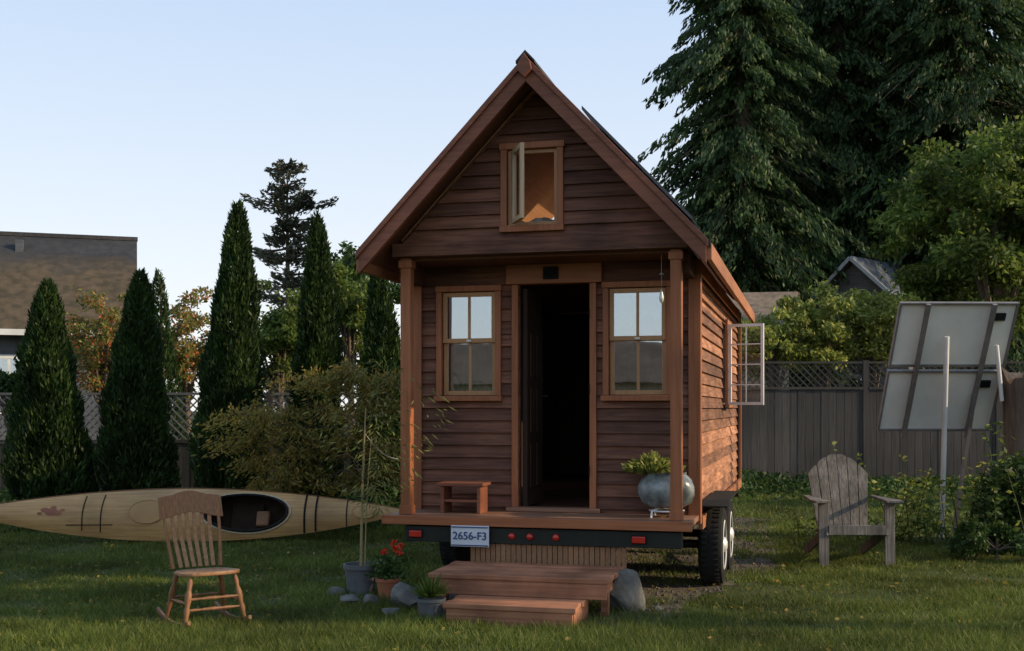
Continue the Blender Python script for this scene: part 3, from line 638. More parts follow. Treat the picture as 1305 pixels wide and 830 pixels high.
for x,r_ in ((1.3,.011),(1.42,.011),(1.75,.006)): 
    m=MB(); m.tube([don(x,y*kw(x/KL)*.98,.006) for y in np.linspace(-1,1,14)],r_,6); m.build('deck_strap','dark',KY)
for xs in (-1.08,-.88):
    m=MB(); m.tube([don(xs,y*kw(xs/KL)*.8,.005) for y in np.linspace(-1,1,14)],.006,6); m.build('deck_line','dark',KY)
for ys_ in (-.14,):
    m=MB(); m.tube([don(x,ys_,.006) for x in np.linspace(-1.25,-.75,8)],.005,6); m.build('deck_line','dark',KY)
for cx_,rx_,ry_ in ((-.38,.2,.13),(1.95,.14,.07)):
    m=MB(); n=28; vs=[don(cx_,0,.022)]+[don(cx_+rx_*math.cos(2*math.pi*i/n),ry_*math.sin(2*math.pi*i/n),.014) for i in range(n)]
    m.add(vs,[(0,1+i,1+(i+1)%n) for i in range(n)]); m.tube(vs[1:],.006,6,True); m.build('hatch_cover','hull',KY,smooth=True)
m=MB()
for dx,dy,r_ in ((0,0,.055),(-.07,.02,.035),(.07,-.015,.035),(.12,.02,.02),(-.12,-.02,.02),(.02,.05,.025)):
    n=12; vs=[don(-1.42+dx,dy,.007)]+[don(-1.42+dx+r_*1.3*math.cos(2*math.pi*i/n),dy+r_*.8*math.sin(2*math.pi*i/n),.005) for i in range(n)]; m.add(vs,[(0,1+i,1+(i+1)%n) for i in range(n)])
m.build('emblem','emblem',KY)
# ---------------------------------------------------------------- ground solar array
SA=thing('solar_array','two framed solar panels on a white pole mount, backs to the lawn','solar panel',(GX(1200,13),13,0),0)
w_=Vector((1,.02,0)).normalized(); hn=Vector((.02,-1,0)).normalized(); u_=(Vector((0,0,1))*math.cos(R(28))+hn*math.sin(R(28))).normalized()
bc=P(1117,548,13.1)-Vector(SA.location)
PW=1.28; PHh=.755
nrm=w_.cross(u_).normalized(); N_=-nrm if (-nrm).y<0 else nrm
def quadslab(m,p0,p1,p2,p3,t):
    vs=[p0,p1,p2,p3]+[p+N_*t for p in (p0,p1,p2,p3)]; m.add(vs,[(0,1,2,3),(4,7,6,5),(0,4,5,1),(1,5,6,2),(2,6,7,3),(3,7,4,0)])
for k in range(2):
    b=bc+u_*(k*(PHh+.05))
    q=lambda a,c,d=0: b+w_*a+u_*c+N_*d
    m=MB(); quadslab(m,q(.02,.02),q(PW-.02,.02),q(PW-.02,PHh-.02),q(.02,PHh-.02),.01); sp=m.build('solar_panel','panelback',SA)
    m=MB(); f_=.022
    for c in ((0,0,PW,f_),(0,PHh-f_,PW,PHh),(0,f_,f_,PHh-f_),(PW-f_,f_,PW,PHh-f_)): quadslab(m,q(c[0],c[1],-.01),q(c[2],c[1],-.01),q(c[2],c[3],-.01),q(c[0],c[3],-.01),.045)
    m.build('frame','alu',sp)
    m=MB(); quadslab(m,q(PW-.24,PHh-.2,.012),q(PW-.12,PHh-.2,.012),q(PW-.12,PHh-.12,.012),q(PW-.24,PHh-.12,.012),.03); m.build('junction_box','dark',sp)
for a in (.27,.98):
    m=MB(); p=bc+w_*a+u_*-.06+N_*.045; e=bc+w_*a+u_*(2*PHh+.05)+N_*.045; quadslab(m,p,p+w_*.045,e+w_*.045,e,.04); m.build('rail','alu',SA)
pt=bc+w_*.54+u_*1.2+N_*.1
m=MB(); m.tube([(0,0,0),pt],.028,12); m.build('pole','white',SA,smooth=True)
pt2=bc+w_*1.1+u_*1.1+N_*.1; m=MB(); m.tube([pt2,(pt2.x+.1,pt2.y+.1,pt2.z-.6)],.022,10); m.build('pole','white',SA,smooth=True)
m=MB(); m.bar((.25,.3,0),bc+w_*.98+u_*.5+N_*.09,.04,.04); m.build('strut','alu',SA)
# ---------------------------------------------------------------- pots and stones by the steps
def potm(h,r0,r1): return [(r0,0),(r0*1.02,.01),(r1,h*.85),(r1*1.1,h*.86),(r1*1.1,h),(r1*.98,h),(r1*.95,h*.9),(.001,h*.88)]
BP=thing('potted_bamboo','tall thin bamboo cane growing in a grey pot left of the steps','potted bamboo',(GX(460,8.95),8.95,0))
m=MB(); m.lathe(potm(.25,.1,.125),(0,0,0),28); m.build('pot','greypot',BP,smooth=True)
m=MB(); m.lathe([(.115,.225),(.001,.232)],(0,0,0),20); m.build('soil','soil',BP)
for dx,top,lx,r0 in ((0.0,1.45,.04,.012),(.03,1.2,.05,.006)):
    m=MB(); pts=[(dx+lx*t*t,.02*math.sin(4*t),.2+(top-.2)*t) for t in np.linspace(0,1,14)]; m.tube(pts,[(r0-.6*r0*i/13) for i in range(14)],7)
    m.build('cane','cane',BP,smooth=True)
n=650; z=RNG.uniform(.65,1.85,n); a=RNG.uniform(0,2*np.pi,n); rr=RNG.uniform(.0,.6,n)*np.clip((z-.4)*.9,.2,1); C=np.stack([rr*np.cos(a)+.12,rr*np.sin(a)*.6,z-rr*.35],1)
U=np.stack([np.cos(a),np.sin(a),-.7*np.ones(n)],1)+RNG.normal(size=(n,3))*.4; leaves('foliage',C,U,RNG.uniform(.02,.045,n),RNG.uniform(.004,.008,n),'bamboo',BP)
m=MB()
for k in range(20):
    a=random.uniform(0,6.28); z=random.uniform(.7,1.4); r_=random.uniform(.15,.5); m.tube([(0.02,0,z),(.5*r_*math.cos(a),.4*r_*math.sin(a),z+.12),(r_*math.cos(a),.7*r_*math.sin(a),z+.1)],[.003,.002,.001],5)
m.build('twigs','darkbark',BP)
m=MB(); A=Vector((GX(462,8.95)+.02,8.95,1.25)); B=loc2w(-1.1,.0,1.05); pts=[A.lerp(B,t)-Vector((0,0,.05*math.sin(math.pi*t))) for t in np.linspace(0,1,10)]; m.tube(pts,.0035,5)
o=m.build('rope','rope'); tag(o,'thin cord tied from the bamboo cane to the left porch post','rope')
FPt=thing('potted_flower','red flowers in a terracotta pot beside the steps','potted flowers',(GX(494,8.75),8.75,0))
m=MB(); m.lathe(potm(.17,.06,.085),(0,0,0),24); m.build('pot','terra',FPt,smooth=True)
n=320; a=RNG.uniform(0,6.28,n); rr=RNG.uniform(0,.16,n); C=np.stack([rr*np.cos(a),rr*np.sin(a),RNG.uniform(.16,.34,n)],1); leaves('foliage',C,RNG.normal(size=(n,3)),RNG.uniform(.014,.03,n),RNG.uniform(.01,.018,n),'midgreen',FPt)
m=MB()
hd=[(.06,-.03,.4),(.1,0,.41),(-.03,.02,.36),(.09,-.06,.37),(.04,.03,.43)]
for h_ in hd: m.tube([(0,0,.15),(h_[0]*.6,h_[1]*.6,.3),h_],.003,5)
m.build('stems','midgreen',FPt)
for h_ in hd:
    n=26; C=np.array(h_)+RNG.normal(size=(n,3))*.011; leaves('flower_head',C,RNG.normal(size=(n,3)),.012,.009,'petal',FPt)
def spiky(name,label,px,D,ph,r,n,ln,mt,potmat,wd=.006):
    t=thing(name,label,'potted plant',(GX(px,D),D,0)); m=MB(); m.lathe(potm(ph,r*.8,r),(0,0,0),24); m.build('pot',potmat,t,smooth=True)
    a=RNG.uniform(0,6.28,n); e=RNG.uniform(.2,1.3,n); U=np.stack([np.cos(a)*np.cos(e),np.sin(a)*np.cos(e),np.sin(e)],1); L_=RNG.uniform(.5,1,n)*ln
    C=np.array([0,0,ph])+U*L_[:,None]; leaves('foliage',C,U,L_,wd,mt,t); return t
spiky('potted_plant','spiky green plant in a dark grey pot at the foot of the steps',549,7.95,.15,.095,260,.1,'green','greypot')
spiky('potted_plant','small leafy plant in a low pot between the stones and the flowers',512,8.45,.09,.07,140,.06,'midgreen','greypot')
def rock(px,D,r,label,seed,sx=1,sz=.7,mt='stone',rot=None,tilt=0,sy=1):
    bm=bmesh.new(); bmesh.ops.create_icosphere(bm,subdivisions=3,radius=1); rr=random.Random(seed)
    pl=[(Vector((rr.gauss(0,1),rr.gauss(0,1),rr.gauss(0,1))).normalized(),rr.uniform(.55,.85)) for _ in range(14)]
    for v in bm.verts:
        for nn,dd in pl:
            k=v.co.dot(nn)
            if k>dd: v.co-=nn*(k-dd)*.92
        v.co*=1+.03*math.sin(9*v.co.x+seed)+.03*math.sin(11*v.co.y)
        v.co=Vector((v.co.x*r*sx,v.co.y*r*sy,v.co.z*r*sz))
    me=bpy.data.meshes.new('rock'); bm.to_mesh(me); bm.free(); me.materials.append(M[mt])
    o=bpy.data.objects.new('rock',me); COL.objects.link(o); o.location=(GX(px,D),D,r*sz*.55); o.rotation_euler=(0,tilt,rr.uniform(0,6) if rot is None else rot); tag(o,label,'rock','rocks around the porch steps')
rock(430,8.9,.08,'leftmost grey garden rock, left of the bamboo pot',1)
rock(447,8.6,.09,'flat grey rock in front of the bamboo pot',2,1.2,.5)
rock(472,8.55,.08,'small grey rock in front of the terracotta flower pot',3)
rock(522,8.3,.15,'largest grey boulder, left of the lower step',4,.9,1.0)
rock(497,8.1,.075,'low dark rock left of the spiky plant pot',5,1.2,.6)
rock(538,8.6,.11,'grey rock against the left end of the upper step',6,1,.9)
rock(572,8.75,.09,'rock in the shade under the upper step',8)
rock(799,8.25,.18,'tilted grey slab of stone just right of the wooden steps',23,.95,1.2,rot=.3,tilt=-.22,sy=.5)
rock(835,8.3,.05,'small stone right of the tilted slab',20,1.2,.6)
# ---------------------------------------------------------------- fences
def lattice(m,x0,x1,z0,z1,y,sp,w,t=.012):
    h=z1-z0
    for s in (1,-1):
        c=x0-h if s>0 else x0
        while c<(x1 if s>0 else x1+h):
            if s>0: ta=max(0,x0-c); tb=min(h,x1-c)
            else: ta=max(0,c-x1); tb=min(h,c-x0)
            if tb-ta>.02: m.bar((c+s*ta,y+s*t/2,z0+ta),(c+s*tb,y+s*t/2,z0+tb),w,t*.8,up=(0,1,0))
            c+=sp
def fence(name,label,x0,x1,y,h,board,latm,z_lat,seglen=2.4,lsp=.13):
    F_=thing(name,label,'fence',(x0,y,0)); n=max(1,round((x1-x0)/seglen)); s=(x1-x0)/n
    for i in range(n+1):
        m=MB(); m.box(i*s-.05,i*s+.05,-.02,.08,0,(z_lat or h)+.03); m.build('post',board,F_)
    for i in range(n):
        a,b=i*s+.052,(i+1)*s-.052; m=MB(); x=a
        while x<b-.02:
            w=min(.138,b-x); m.box(x,x+w-.004,.0+random.uniform(-.004,.004),.02,.03,h-.05+random.uniform(-.006,.006)); x+=.14
        m.build('board_panel',board,F_)
        m=MB(); m.box(a,b,-.025,.045,h-.046,h); m.build('top_rail',board,F_)
        m=MB(); m.box(a,b,.022,.06,.3,.39); m.build('bottom_rail',board,F_)
        m=MB(); lattice(m,a,b,h+.002,z_lat-.03,.01,lsp,.022); m.box(a,b,-.015,.035,z_lat-.028,z_lat+.01); m.build('lattice_panel',latm,F_)
    return F_
fence('wooden_fence','weathered board fence with lattice top right of the tiny house',1.6,13.6,21,1.83,'fence','lattice_dark',2.28)
fence('lattice_fence','low board fence topped with pale lattice behind the hedge trees',-11,-1.4,18.2,.95,'fencel','lattice',1.68)
# ---------------------------------------------------------------- trees
def tp(parent,pts,rad,name='trunk',m='bark',n=10):
    b=MB(); b.tube(pts,rad,n); return b.build(name,m,parent,smooth=True)
def arborvitae(label,px,D,top,r,seed,n=15000,group='columnar evergreen trees behind the kayak'):
    rg=np.random.default_rng(seed); h=CH-(top-HY)/FPX*D; t=thing('arborvitae_tree',label,'evergreen tree',(GX(px,D),D,0),0,group)
    tp(t,[(0,0,0),(.02,0,h*.5),(0,0,h*.93)],[.08,.05,.012])
    prof=lambda q: r*np.clip((q+.06)/.2,0,1)**.5*np.clip(1-q,0,1)**.62*1.12
    q=rg.random(n*3); q=q[rg.random(n*3)<prof(q)/(r*1.12)][:n]; k=len(q); a=rg.uniform(0,2*np.pi,k)
    lump=1+.1*np.sin(3*a+6*q+seed)+.09*np.sin(7*a-17*q+seed*2)+.08*np.sin(29*q+2*a)
    f=np.where(rg.random(k)<.75,rg.uniform(.78,1.06,k),rg.uniform(.35,.8,k)); rr=prof(q)*lump*f+.02
    lean=.04*np.sin(q*5+seed)
    C=np.stack([rr*np.cos(a)+lean,rr*np.sin(a),.05+q*h*.97],1)
    U=np.stack([np.cos(a)*.45,np.sin(a)*.45,np.ones(k)],1)+rg.normal(size=(k,3))*.3
    leaves('crown',C,U,rg.uniform(.03,.075,k),rg.uniform(.009,.02,k),'arb',t,rg)
arborvitae('dark columnar evergreen at the far left, leftmost of the hedge trees',62,15.8,352,.52,1,23000)
arborvitae('columnar evergreen second from the left, right of the leftmost one',177,15.9,338,.47,2,22000)
arborvitae('tallest columnar evergreen, above the middle of the kayak',299,15.6,248,.45,3,26000)
arborvitae('slim columnar evergreen between the tallest one and the house',402,15.8,262,.38,4,22000)
arborvitae('columnar evergreen partly hidden by the left side of the house',484,15.8,325,.36,5)
arborvitae('small dark pointed evergreen peeping up behind the second hedge tree',205,20,338,.35,6,7000,None)
def conifer(label,px,D,h,r,seed,zmax,nper=48,cat='conifer tree',mt='cedar',spray=.3,levels=.36,nb=8,droop=.28,name='conifer_tree',gaps=0.,wid=.32,base=1.2,group=None,profile=None):
    rg=np.random.default_rng(seed); t=thing(name,label,cat,(GX(px,D),D,0),0,group)
    tp(t,[(0,0,0),(.1,0,h*.3),(0,.1,h*.6),(0,0,h*.98)],[h*.016,h*.013,h*.008,.02],n=12)
    Cs=[];Us=[]; z=base; br=MB(); cnt=0
    while z<min(zmax,h*.985):
        q=z/h; R_=(r*(1-q)**.75*(.8+.2*math.sin(z*2.3+seed))+.15) if profile is None else profile(q)
        for b in range(nb):
            if rg.random()<gaps: continue
            a=rg.uniform(0,2*np.pi); L_=R_*rg.uniform(.55,1.2); k=max(8,int(nper*L_/r)) ; s=rg.uniform(.05,1,k)**.7
            dz=rg.uniform(-.25,.25); x=L_*s; zz=z+dz+.15*L_*s-droop*L_*s**2
            lat=rg.normal(size=k)*.1*L_*(1.1-s*.8)
            C=np.stack([x*np.cos(a)-lat*np.sin(a),x*np.sin(a)+lat*np.cos(a),zz-rg.uniform(0,spray*2.2,k)*(1-s*.4)],1)
            U=np.stack([np.cos(a)*.6*np.ones(k),np.sin(a)*.6*np.ones(k),-np.ones(k)*(.9 if droop>0 else -.2)],1)+rg.normal(size=(k,3))*.3
            Cs.append(C);Us.append(U); cnt+=1
            if cnt%4==0 or profile: br.tube([(0,0,z),(L_*.5*math.cos(a),L_*.5*math.sin(a),z+dz+.05*L_-droop*L_*.25),(L_*.95*math.cos(a),L_*.95*math.sin(a),z+dz+.1*L_-droop*L_)],[.04,.025,.01],5)
        z+=levels*(.7+.6*rg.random())
    C=np.concatenate(Cs);U=np.concatenate(Us); k=len(C)
    leaves('crown',C,U,rg.uniform(.5,1,k)*spray*.85,rg.uniform(.5,1,k)*spray*wid,mt,t,rg); br.build('limbs','bark',t,smooth=True)
    return k
GC='tall dark cedars behind the fence'
kk=dict(nb=17,spray=.17,wid=.28,droop=.55,levels=.34,group=GC)
k1=conifer('huge dark cedar nearest the tiny house roof, leftmost of the giants',945,34,24,4.2,11,16.5,240,**kk)
k2=conifer('huge dark cedar in the middle of the tall trees at upper right',1065,37,27,5.0,12,17.5,255,**kk)
k3=conifer('huge dark cedar at the upper right corner behind the leafy tree',1225,35,27,5.3,13,17,255,**kk)
kk['nb']=13; kk['spray']=.27; kk['wid']=.36
k4=conifer('dark cedar behind the gap between the two left giants',1000,42,25,5.0,14,19,110,**kk)
k5=conifer('dark cedar behind the gap between the two right giants',1145,43,26,5.6,17,19,120,**kk)
conifer('dark cedar at the right edge behind the leafy tree',1340,38,25,4.8,15,18,90,**kk)
conifer('sparse layered conifer far behind, rising between two hedge trees',366,46,11.3,2.0,21,20,110,mt='spruce',spray=.2,levels=.55,nb=10,droop=-.05,gaps=.15,wid=.28,base=2,profile=lambda q: (1.75 if q<.9 else 1.75*(1-(q-.9)/.1*.6))*(.74+.26*math.sin(q*40)))
def broadleaf(label,x,y,cz,rx,rz,nb,nl,leaf,mt,seed,name='leafy_tree',cat='tree',ry=None,blob=.42,trunk=.09,asp=.5,bark='bark',up=0.,group=None,strag=.25):
    rg=np.random.default_rng(seed); t=thing(name,label,cat,(x,y,0),0,group); ry=ry or rx
    d=norm(rg.normal(size=(nb,3)))*rg.uniform(.25,.95,(nb,1)); B=d*np.array([rx,ry,rz])+np.array([0,0,cz]); br=rg.uniform(.45,1.25,nb)*blob*min(rx,rz)
    w=br**2; idx=rg.choice(nb,nl,p=w/w.sum()); dd=norm(rg.normal(size=(nl,3))); f=rg.uniform(.3,1.2,nl)**.6*(1+.35*rg.normal(size=nl)*(rg.random(nl)<strag))
    C=B[idx]+dd*(br[idx]*f)[:,None]*np.array([1.1,1.1,.8]); ok=C[:,2]>.06; C=C[ok]; dd=dd[ok]; k=len(C)
    U=dd+rg.normal(size=(k,3))*.8+np.array([0,0,-.3+up])
    leaves('crown',C,U,rg.uniform(.6,1.1,k)*leaf,rg.uniform(.6,1.1,k)*leaf*asp,mt,t,rg)
    m=MB(); m.tube([(0,0,0),(trunk*.5,0,cz*.45),(0,0,cz)],[trunk,trunk*.75,trunk*.4],9)
    for i in range(0,nb,max(1,nb//12)):
        m.tube([(trunk*.3,0,cz*.5),tuple((B[i]*np.array([.5,.5,1])+np.array([0,0,cz*.5]))*np.array([1,1,.62])),tuple(B[i])],[trunk*.4,trunk*.25,trunk*.08],6)
    m.build('trunk',bark,t,smooth=True); return t
G=lambda px,py,D:(GX(px,D),D,CH-(py-HY)/FPX*D)
x,y,z=G(1268,285,23.5); broadleaf('big leafy tree with sunlit green foliage above the solar panels',x,y,z,2.4,2.3,150,30000,.085,'green',31,trunk=.16,blob=.15,strag=.5)
x,y,z=G(1185,400,24.5); broadleaf('lower leafy shrub left of the big leafy tree',x,y,z,1.0,1.2,36,8000,.07,'green',32,'shrub','shrub',blob=.26,strag=.5)
for i,(px,py,rx,rz,lb) in enumerate(((985,428,.95,.8,'sunlit yellow-green shrub over the fence next to the house'),(1050,423,1.05,.9,'sunlit yellow-green shrub over the middle of the fence'),(1112,418,.95,1.0,'sunlit yellow-green shrub over the fence left of the solar panels'))):
    x,y,z=G(px,py,22.3+i*.3); broadleaf(lb,x,y,z,rx,rz,50,8000,.06,'yellowgreen',40+i,'shrub','shrub',blob=.22,group='yellow-green shrubs over the right fence',strag=.5)
x,y,z=G(130,440,21); broadleaf('shrub turning orange between the two leftmost hedge trees',x,y,z,1.0,1.1,60,6500,.05,'autumn',50,'shrub','shrub',blob=.19,strag=.55)
x,y,z=G(236,445,21.5); broadleaf('shrub turning yellow and orange left of the tallest hedge tree',x,y,z,1.0,1.2,60,7000,.05,'autumn',51,'shrub','shrub',blob=.18,strag=.55)
x,y,z=G(355,435,22); broadleaf('green shrub behind the tallest hedge tree',x,y,z,.9,1.2,36,7000,.065,'green',52,'shrub','shrub',blob=.25,strag=.5)
x,y,z=G(445,415,23); broadleaf('green tree showing between the slim evergreen and the house roof',x,y,z,1.1,1.4,44,7500,.065,'green',53,blob=.22,strag=.5)
x,y,z=G(462,360,30); broadleaf('dark leafy tree far behind the left eave of the house',x,y,z,1.3,1.5,36,6000,.08,'midgreen',54,blob=.22,strag=.5)
x,y,z=G(10,490,22); broadleaf('low green shrub in front of the grey neighbour house',x,y,z,.8,.4,10,2500,.06,'midgreen',55,'shrub','shrub')
def maple():
    rg=np.random.default_rng(77); x=GX(395,13.3); t=thing('maple_tree','small feathery yellow-green tree behind the kayak','small tree',(x,13.3,0))
    tiers=[(-.55,.0,1.5,.42),(-.05,.1,1.85,.42),(.4,0,1.8,.42),(.8,-.1,1.55,.4),(-.7,0,1.15,.36),(-.35,-.2,1.3,.4),(.15,-.2,1.5,.45),(.6,-.2,1.2,.4),(-.5,-.1,.9,.3),(.95,0,1.05,.36),(.1,0,1.05,.4),(-.8,0,1.4,.28),(.5,.1,1.95,.3),(1.0,0,1.85,.3),(.8,-.2,.8,.34),(-.1,-.25,.8,.36),(.35,-.25,.7,.36),(-.35,-.2,.65,.3)]
    Cs=[];Us=[]
    m=MB(); m.tube([(0,0,0),(.08,0,.4),(.02,0,.8)],[.035,.025,.02],8)
    for bx,by,bz,r_ in tiers:
        k=int(1700*r_); nsub=9
        sa=rg.uniform(0,6.28,nsub); sr=r_*rg.uniform(.2,1,nsub); sub=rg.integers(0,nsub,k)
        jit=rg.normal(size=(k,3))*np.array([.11,.1,.05])
        cx_=bx+sr[sub]*np.cos(sa[sub]); cy_=by+sr[sub]*np.sin(sa[sub]); cz_=bz-.25*sr[sub]
        C=np.stack([cx_,cy_,cz_],1)+jit; C[:,2]-=np.abs(jit[:,0])*.6
        Cs.append(C); Us.append(np.stack([jit[:,0],jit[:,1],-.09*np.ones(k)],1)+rg.normal(size=(k,3))*.04)
        m.tube([(.02,0,.6),(bx*.5,by*.5,.6+(bz-.6)*.7),(bx,by,bz),(bx*1.2,by,bz-.08)],[.014,.01,.005,.002],6)
        for j in range(nsub): m.tube([(bx,by,bz-.02),(bx+sr[j]*math.cos(sa[j]),by+sr[j]*math.sin(sa[j]),bz-.25*sr[j])],[.004,.0015],4)
    C=np.concatenate(Cs);U=np.concatenate(Us);k=len(C); leaves('crown',C,U,rg.uniform(.02,.048,k),rg.uniform(.007,.014,k),'maple',t,rg); m.build('trunk','darkbark',t,smooth=True)
maple()
def stems(name,label,px,D,n,h,mt,leaf,seed,spread=.25,dens=26,cat='plant'):
    rg=np.random.default_rng(seed); t=thing(name,label,cat,(GX(px,D),D,0)); m=MB(); Cs=[];Us=[]
    for i in range(n):
        bx,by=rg.normal(size=2)*spread*.5; hh=h*rg.uniform(.55,1.05); tx,ty=bx+rg.normal()*spread*.5,by+rg.normal()*spread*.4
        m.tube([(bx,by,0),((bx+tx)/2,(by+ty)/2,hh*.55),(tx,ty,hh)],[.007,.005,.002],5)
        s=rg.uniform(.15,1,dens); a=rg.uniform(0,6.28,dens); e=leaf*1.2*(1.2-s*.6)
        Cs.append(np.stack([bx+(tx-bx)*s+e*np.cos(a),by+(ty-by)*s+e*np.sin(a),hh*s+.01],1)); Us.append(np.stack([np.cos(a),np.sin(a),rg.uniform(-.5,.5,dens)],1))
    C=np.concatenate(Cs);U=np.concatenate(Us); k=len(C); leaves('foliage',C,U,rg.uniform(.6,1.1,k)*leaf,rg.uniform(.3,.5,k)*leaf,mt,t,rg); m.build('stems','midgreen',t)
stems('weed_plant','tall thin light green weeds just right of the garden chair',1162,12.3,12,1.05,'yellowgreen',.045,60,.4)
stems('weed_plant','tall leafy weeds at the foot of the solar panel pole',1228,12.2,11,.98,'yellowgreen',.05,61,.4)
stems('weed_plant','low weeds around the base of the solar panel pole',1195,12.6,16,.45,'green',.04,62,.5)
stems('weed_plant','bright leafy stems leaning in at the right edge',1296,11.4,7,1.25,'green',.05,63,.3)
stems('weed_plant','tuft of low weeds behind the garden chair',1100,12.6,16,.35,'green',.035,64,.7)
x=GX(1296,11.6); broadleaf('dense dark leafy bush at the right edge of the lawn',x,11.6,.5,.5,.5,34,7000,.035,'midgreen',64,'bush','bush',trunk=.03,blob=.32,strag=.5)
x=GX(1270,11.0); broadleaf('low creeping bush spreading onto the lawn at the right edge',x,11.,.2,.45,.2,18,3500,.03,'midgreen',65,'bush','bush',trunk=.02,blob=.6)
SN=thing('tree_stump','tall broken brown tree stump at the right edge behind the bush','tree stump',(GX(1303,12.6),12.6,0))
m=MB(); m.tube([(0,0,0),(0,0,.5),(.02,0,1.2),(.0,0,1.8)],[.26,.21,.2,.19],18); o=m.build('trunk','bark',SN,smooth=True)
for v in o.data.vertices:
    a=math.atan2(v.co.y,v.co.x); f=1+.1*math.sin(5*a)+.05*math.sin(11*a+v.co.z*4); v.co.x*=f; v.co.y*=f
    if v.co.z>1.78: v.co.z+=.09*math.sin(3*a)+.05*math.sin(7*a)
def cover():
    n=9000; X=RNG.uniform(-8,-1.5,n); Y=RNG.uniform(13.2,17.6,n); C=np.stack([X,Y,RNG.uniform(.01,.3,n)*(.4+vnoise(X,Y,1.5,8))],1)
    o=leaves('ground_cover',C,RNG.normal(size=(n,3)),RNG.uniform(.03,.06,n),RNG.uniform(.015,.03,n),'midgreen',None); tag(o,'dark low ground cover under the hedge trees behind the kayak','ground cover',kind='stuff')
cover()
def edgecover():
    n=9000; X=RNG.uniform(2.6,9.6,n); Y=21-RNG.gamma(1.5,.55,n); C=np.stack([X,Y,RNG.uniform(.01,.32,n)*(.2+vnoise(X,Y,1.2,5))],1)
    o=leaves('undergrowth',C,RNG.normal(size=(n,3)),RNG.uniform(.03,.07,n),RNG.uniform(.012,.03,n),'midgreen',None); tag(o,'low weeds growing along the foot of the board fence','weeds',kind='stuff')
edgecover()
# ---------------------------------------------------------------- neighbour houses
NH=thing('neighbour_house','grey single-storey house with dark roof tinted as sunlit below at the far left','house',(GX(175,30),30,0),R(18))
m=MB(); m.box(-14,-.45,.5,7.5,0,3.3); m.build('wall','greywall',NH)
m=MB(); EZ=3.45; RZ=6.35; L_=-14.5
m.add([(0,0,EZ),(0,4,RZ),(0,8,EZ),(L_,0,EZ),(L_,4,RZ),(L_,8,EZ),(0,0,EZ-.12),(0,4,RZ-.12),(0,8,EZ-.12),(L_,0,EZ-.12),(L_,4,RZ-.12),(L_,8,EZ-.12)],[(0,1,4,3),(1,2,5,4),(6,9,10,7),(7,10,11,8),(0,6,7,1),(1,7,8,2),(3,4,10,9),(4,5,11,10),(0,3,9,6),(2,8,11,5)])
rf=m.build('roof','litroof',NH)
m=MB(); m.box(L_,0.02,-.13,-.005,EZ-.18,EZ-.03); m.build('gutter','white',rf)
m=MB(); m.box(L_,.02,3.9,4.1,RZ-.05,RZ+.06); m.build('ridge_cap','shingle',rf)
m=MB(); m.box(-3.2,-3.0,3.2,3.4,RZ-.7,RZ-.25); m.build('vent_pipe','greywall',rf)
m=MB(); m.prism([(.5,3.3),(7.5,3.3),(4,RZ-.2)],lambda u,v,w:(w,u,v),-.5,-.46); m.build('gable_end','greywall',NH)
for x in (-3.1,-6.9):
    m=MB(); m.box(x-.75,x+.75,.42,.497,1.3,1.4); m.box(x-.75,x+.75,.42,.497,2.7,2.8); m.box(x-.75,x-.66,.425,.497,1.4,2.7); m.box(x+.66,x+.75,.425,.497,1.4,2.7); m.box(x-.03,x+.03,.43,.497,1.4,2.7)
    w=m.build('window','white',NH); m=MB(); m.box(x-.66,x+.66,.455,.475,1.4,2.7); m.build('pane','glass',w)
def gable_house(label,px,D,rot,w,ln,ez,rz_,wallm,roofm,ov=.3,name='house',trim='white'):
    t=thing(name,label,'house',(GX(px,D),D,0),rot)
    m=MB(); m.prism([(-w,0),(w,0),(w,ez),(0,rz_-.15),(-w,ez)],lambda u,v,q:(u,q,v),0,ln); m.build('wall',wallm,t)
    sl=(rz_-ez)/w
    m=MB()
    for s in (1,-1):
        a=w+ov; z=rz_-sl*a; vs=[(0,-ov,rz_),(s*a,-ov,z),(s*a,ln+ov,z),(0,ln+ov,rz_)]; vs+=[(x_,y_,z_-.09) for x_,y_,z_ in vs]; m.add(vs,[(0,1,2,3),(4,7,6,5),(0,4,5,1),(1,5,6,2),(2,6,7,3),(3,7,4,0)])
    r_=m.build('roof',roofm,t)
    for s in (1,-1):
        m=MB(); a=w+ov; m.bar((0,-ov-.02,rz_-.06),(s*a,-ov-.02,rz_-sl*a-.06),.03,.1); m.build('bargeboard',trim,r_)
    m=MB(); m.box(-.5,-.4,-.03,-.002,1.2,2.4); m.box(.4,.5,-.03,-.002,1.2,2.4); m.box(-.4,.4,-.03,-.002,2.3,2.4); m.box(-.4,.4,-.03,-.002,1.2,1.3); wn=m.build('window',trim,t)
    m=MB(); m.box(-.4,.4,-.02,-.006,1.3,2.3); m.build('pane','glass',wn); return t
gable_house('small distant house with pale-edged gable and blue-grey roof above the shrubs',1090,33,R(-45),1.6,2.6,4.3,5.75,'slatewall','slate',trim='paletrim')
gable_house('low shed with tan shingle roof just right of the tiny house',1000,27,R(80),1.6,3.2,2.9,4.15,'beige','tanroof',name='shed',trim='tan')
BH=thing('house','low beige house behind the viewpoint, mirrored in the front windows','house',(-14,-26,0),R(-20))
m=MB(); m.box(-11,9,-6,0,0,2.5); m.build('wall','beige',BH)
m=MB(); m.prism([(-6.5,2.45),(.6,2.45),(-3,4.3)],lambda u,v,w:(w,u,v),-11.5,9.5); m.build('roof','brownroof',BH)
for x in (-8,-5,-2,1,4,7):
    m=MB(); m.box(x-.6,x+.6,.003,.05,1,2.1); m.build('window','glass',BH)
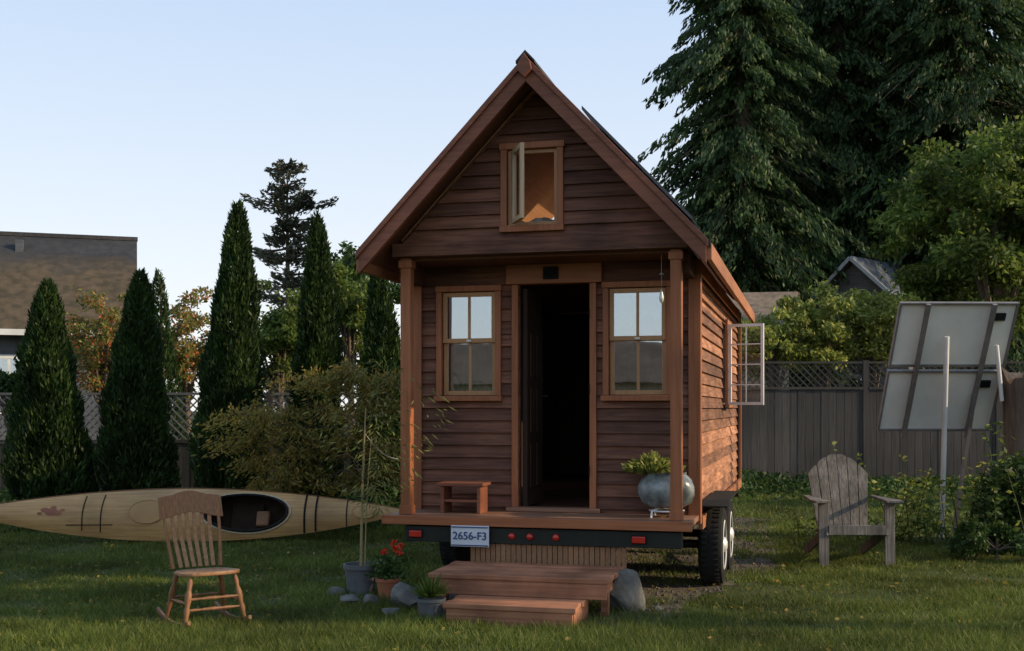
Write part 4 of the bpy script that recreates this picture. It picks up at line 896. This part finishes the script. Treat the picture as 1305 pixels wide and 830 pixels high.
for i,(x,y,cz,rx,rz,n_) in enumerate(((13.5,.3,6.2,1.5,2.8,5500),(13.0,10.3,2.6,1.6,1.2,2600),(15.5,-4.0,5,2.4,3.4,6000),(14.5,16.0,3.2,1.6,1.7,1900),(13,5.55,7.2,.75,2.2,3600))):  # unseen trees added, crowns shaped and spaced to shade the lawn
    broadleaf(['unseen shade tree nearest the viewer right of the lawn','low shade tree right of the solar panels, outside the view','unseen broad shade tree right of the viewpoint','unseen low shade tree by the far right corner of the garden','unseen slender tree, crown shaped to cast shade, beyond the right edge of the lawn'][i],x,y,cz,rx,rz,34,n_,.17,'green',90+i,trunk=.12,blob=.3)
# ---------------------------------------------------------------- light, sky, camera
AZ=R(101); EL=R(24)
sd=Vector((math.sin(AZ)*math.cos(EL),math.cos(AZ)*math.cos(EL),math.sin(EL)))
sun=bpy.data.lights.new('sun','SUN'); sun.energy=5.0; sun.angle=R(.6); sun.color=(1,.79,.53)
so=bpy.data.objects.new('sun',sun); COL.objects.link(so); so.rotation_euler=(-sd).to_track_quat('-Z','Y').to_euler(); so.location=(20,0,20)
w=bpy.data.worlds.new('World'); S.world=w; w.use_nodes=True; t=w.node_tree; bg=t.nodes['Background']
sk=t.nodes.new('ShaderNodeTexSky'); sk.sky_type='NISHITA'; sk.sun_disc=False; sk.sun_elevation=EL; sk.sun_rotation=AZ; sk.air_density=1.0; sk.dust_density=1.5; sk.ozone_density=1.2
tc=t.nodes.new('ShaderNodeTexCoord'); sx=t.nodes.new('ShaderNodeSeparateXYZ'); t.links.new(tc.outputs['Generated'],sx.inputs[0])
rp=t.nodes.new('ShaderNodeValToRGB'); e=rp.color_ramp.elements; e[0].position=0; e[0].color=(.86,.86,.84,1); e[1].position=.42; e[1].color=(.42,.57,.8,1); t.links.new(sx.outputs['Z'],rp.inputs[0])
ml=t.nodes.new('ShaderNodeVectorMath'); ml.operation='SCALE'; ml.inputs['Scale'].default_value=8.9; t.links.new(rp.outputs[0],ml.inputs[0])
mx=t.nodes.new('ShaderNodeMix'); mx.data_type='RGBA'; mx.inputs[0].default_value=.78; t.links.new(sk.outputs[0],mx.inputs[6]); t.links.new(ml.outputs[0],mx.inputs[7])
t.links.new(mx.outputs[2],bg.inputs['Color']); bg.inputs['Strength'].default_value=.15
cam=bpy.data.cameras.new('camera'); co=bpy.data.objects.new('camera',cam); COL.objects.link(co); co.location=(0,0,CH); co.rotation_euler=(R(90),0,0)
cam.sensor_width=36; cam.lens=36*FPX/1305; cam.shift_y=105/1305; cam.clip_end=1000; S.camera=co
S.view_settings.view_transform='Standard'; S.view_settings.look='None'; S.view_settings.exposure=0
print('conifer leaves',k1,k2,k3,k4,k5)
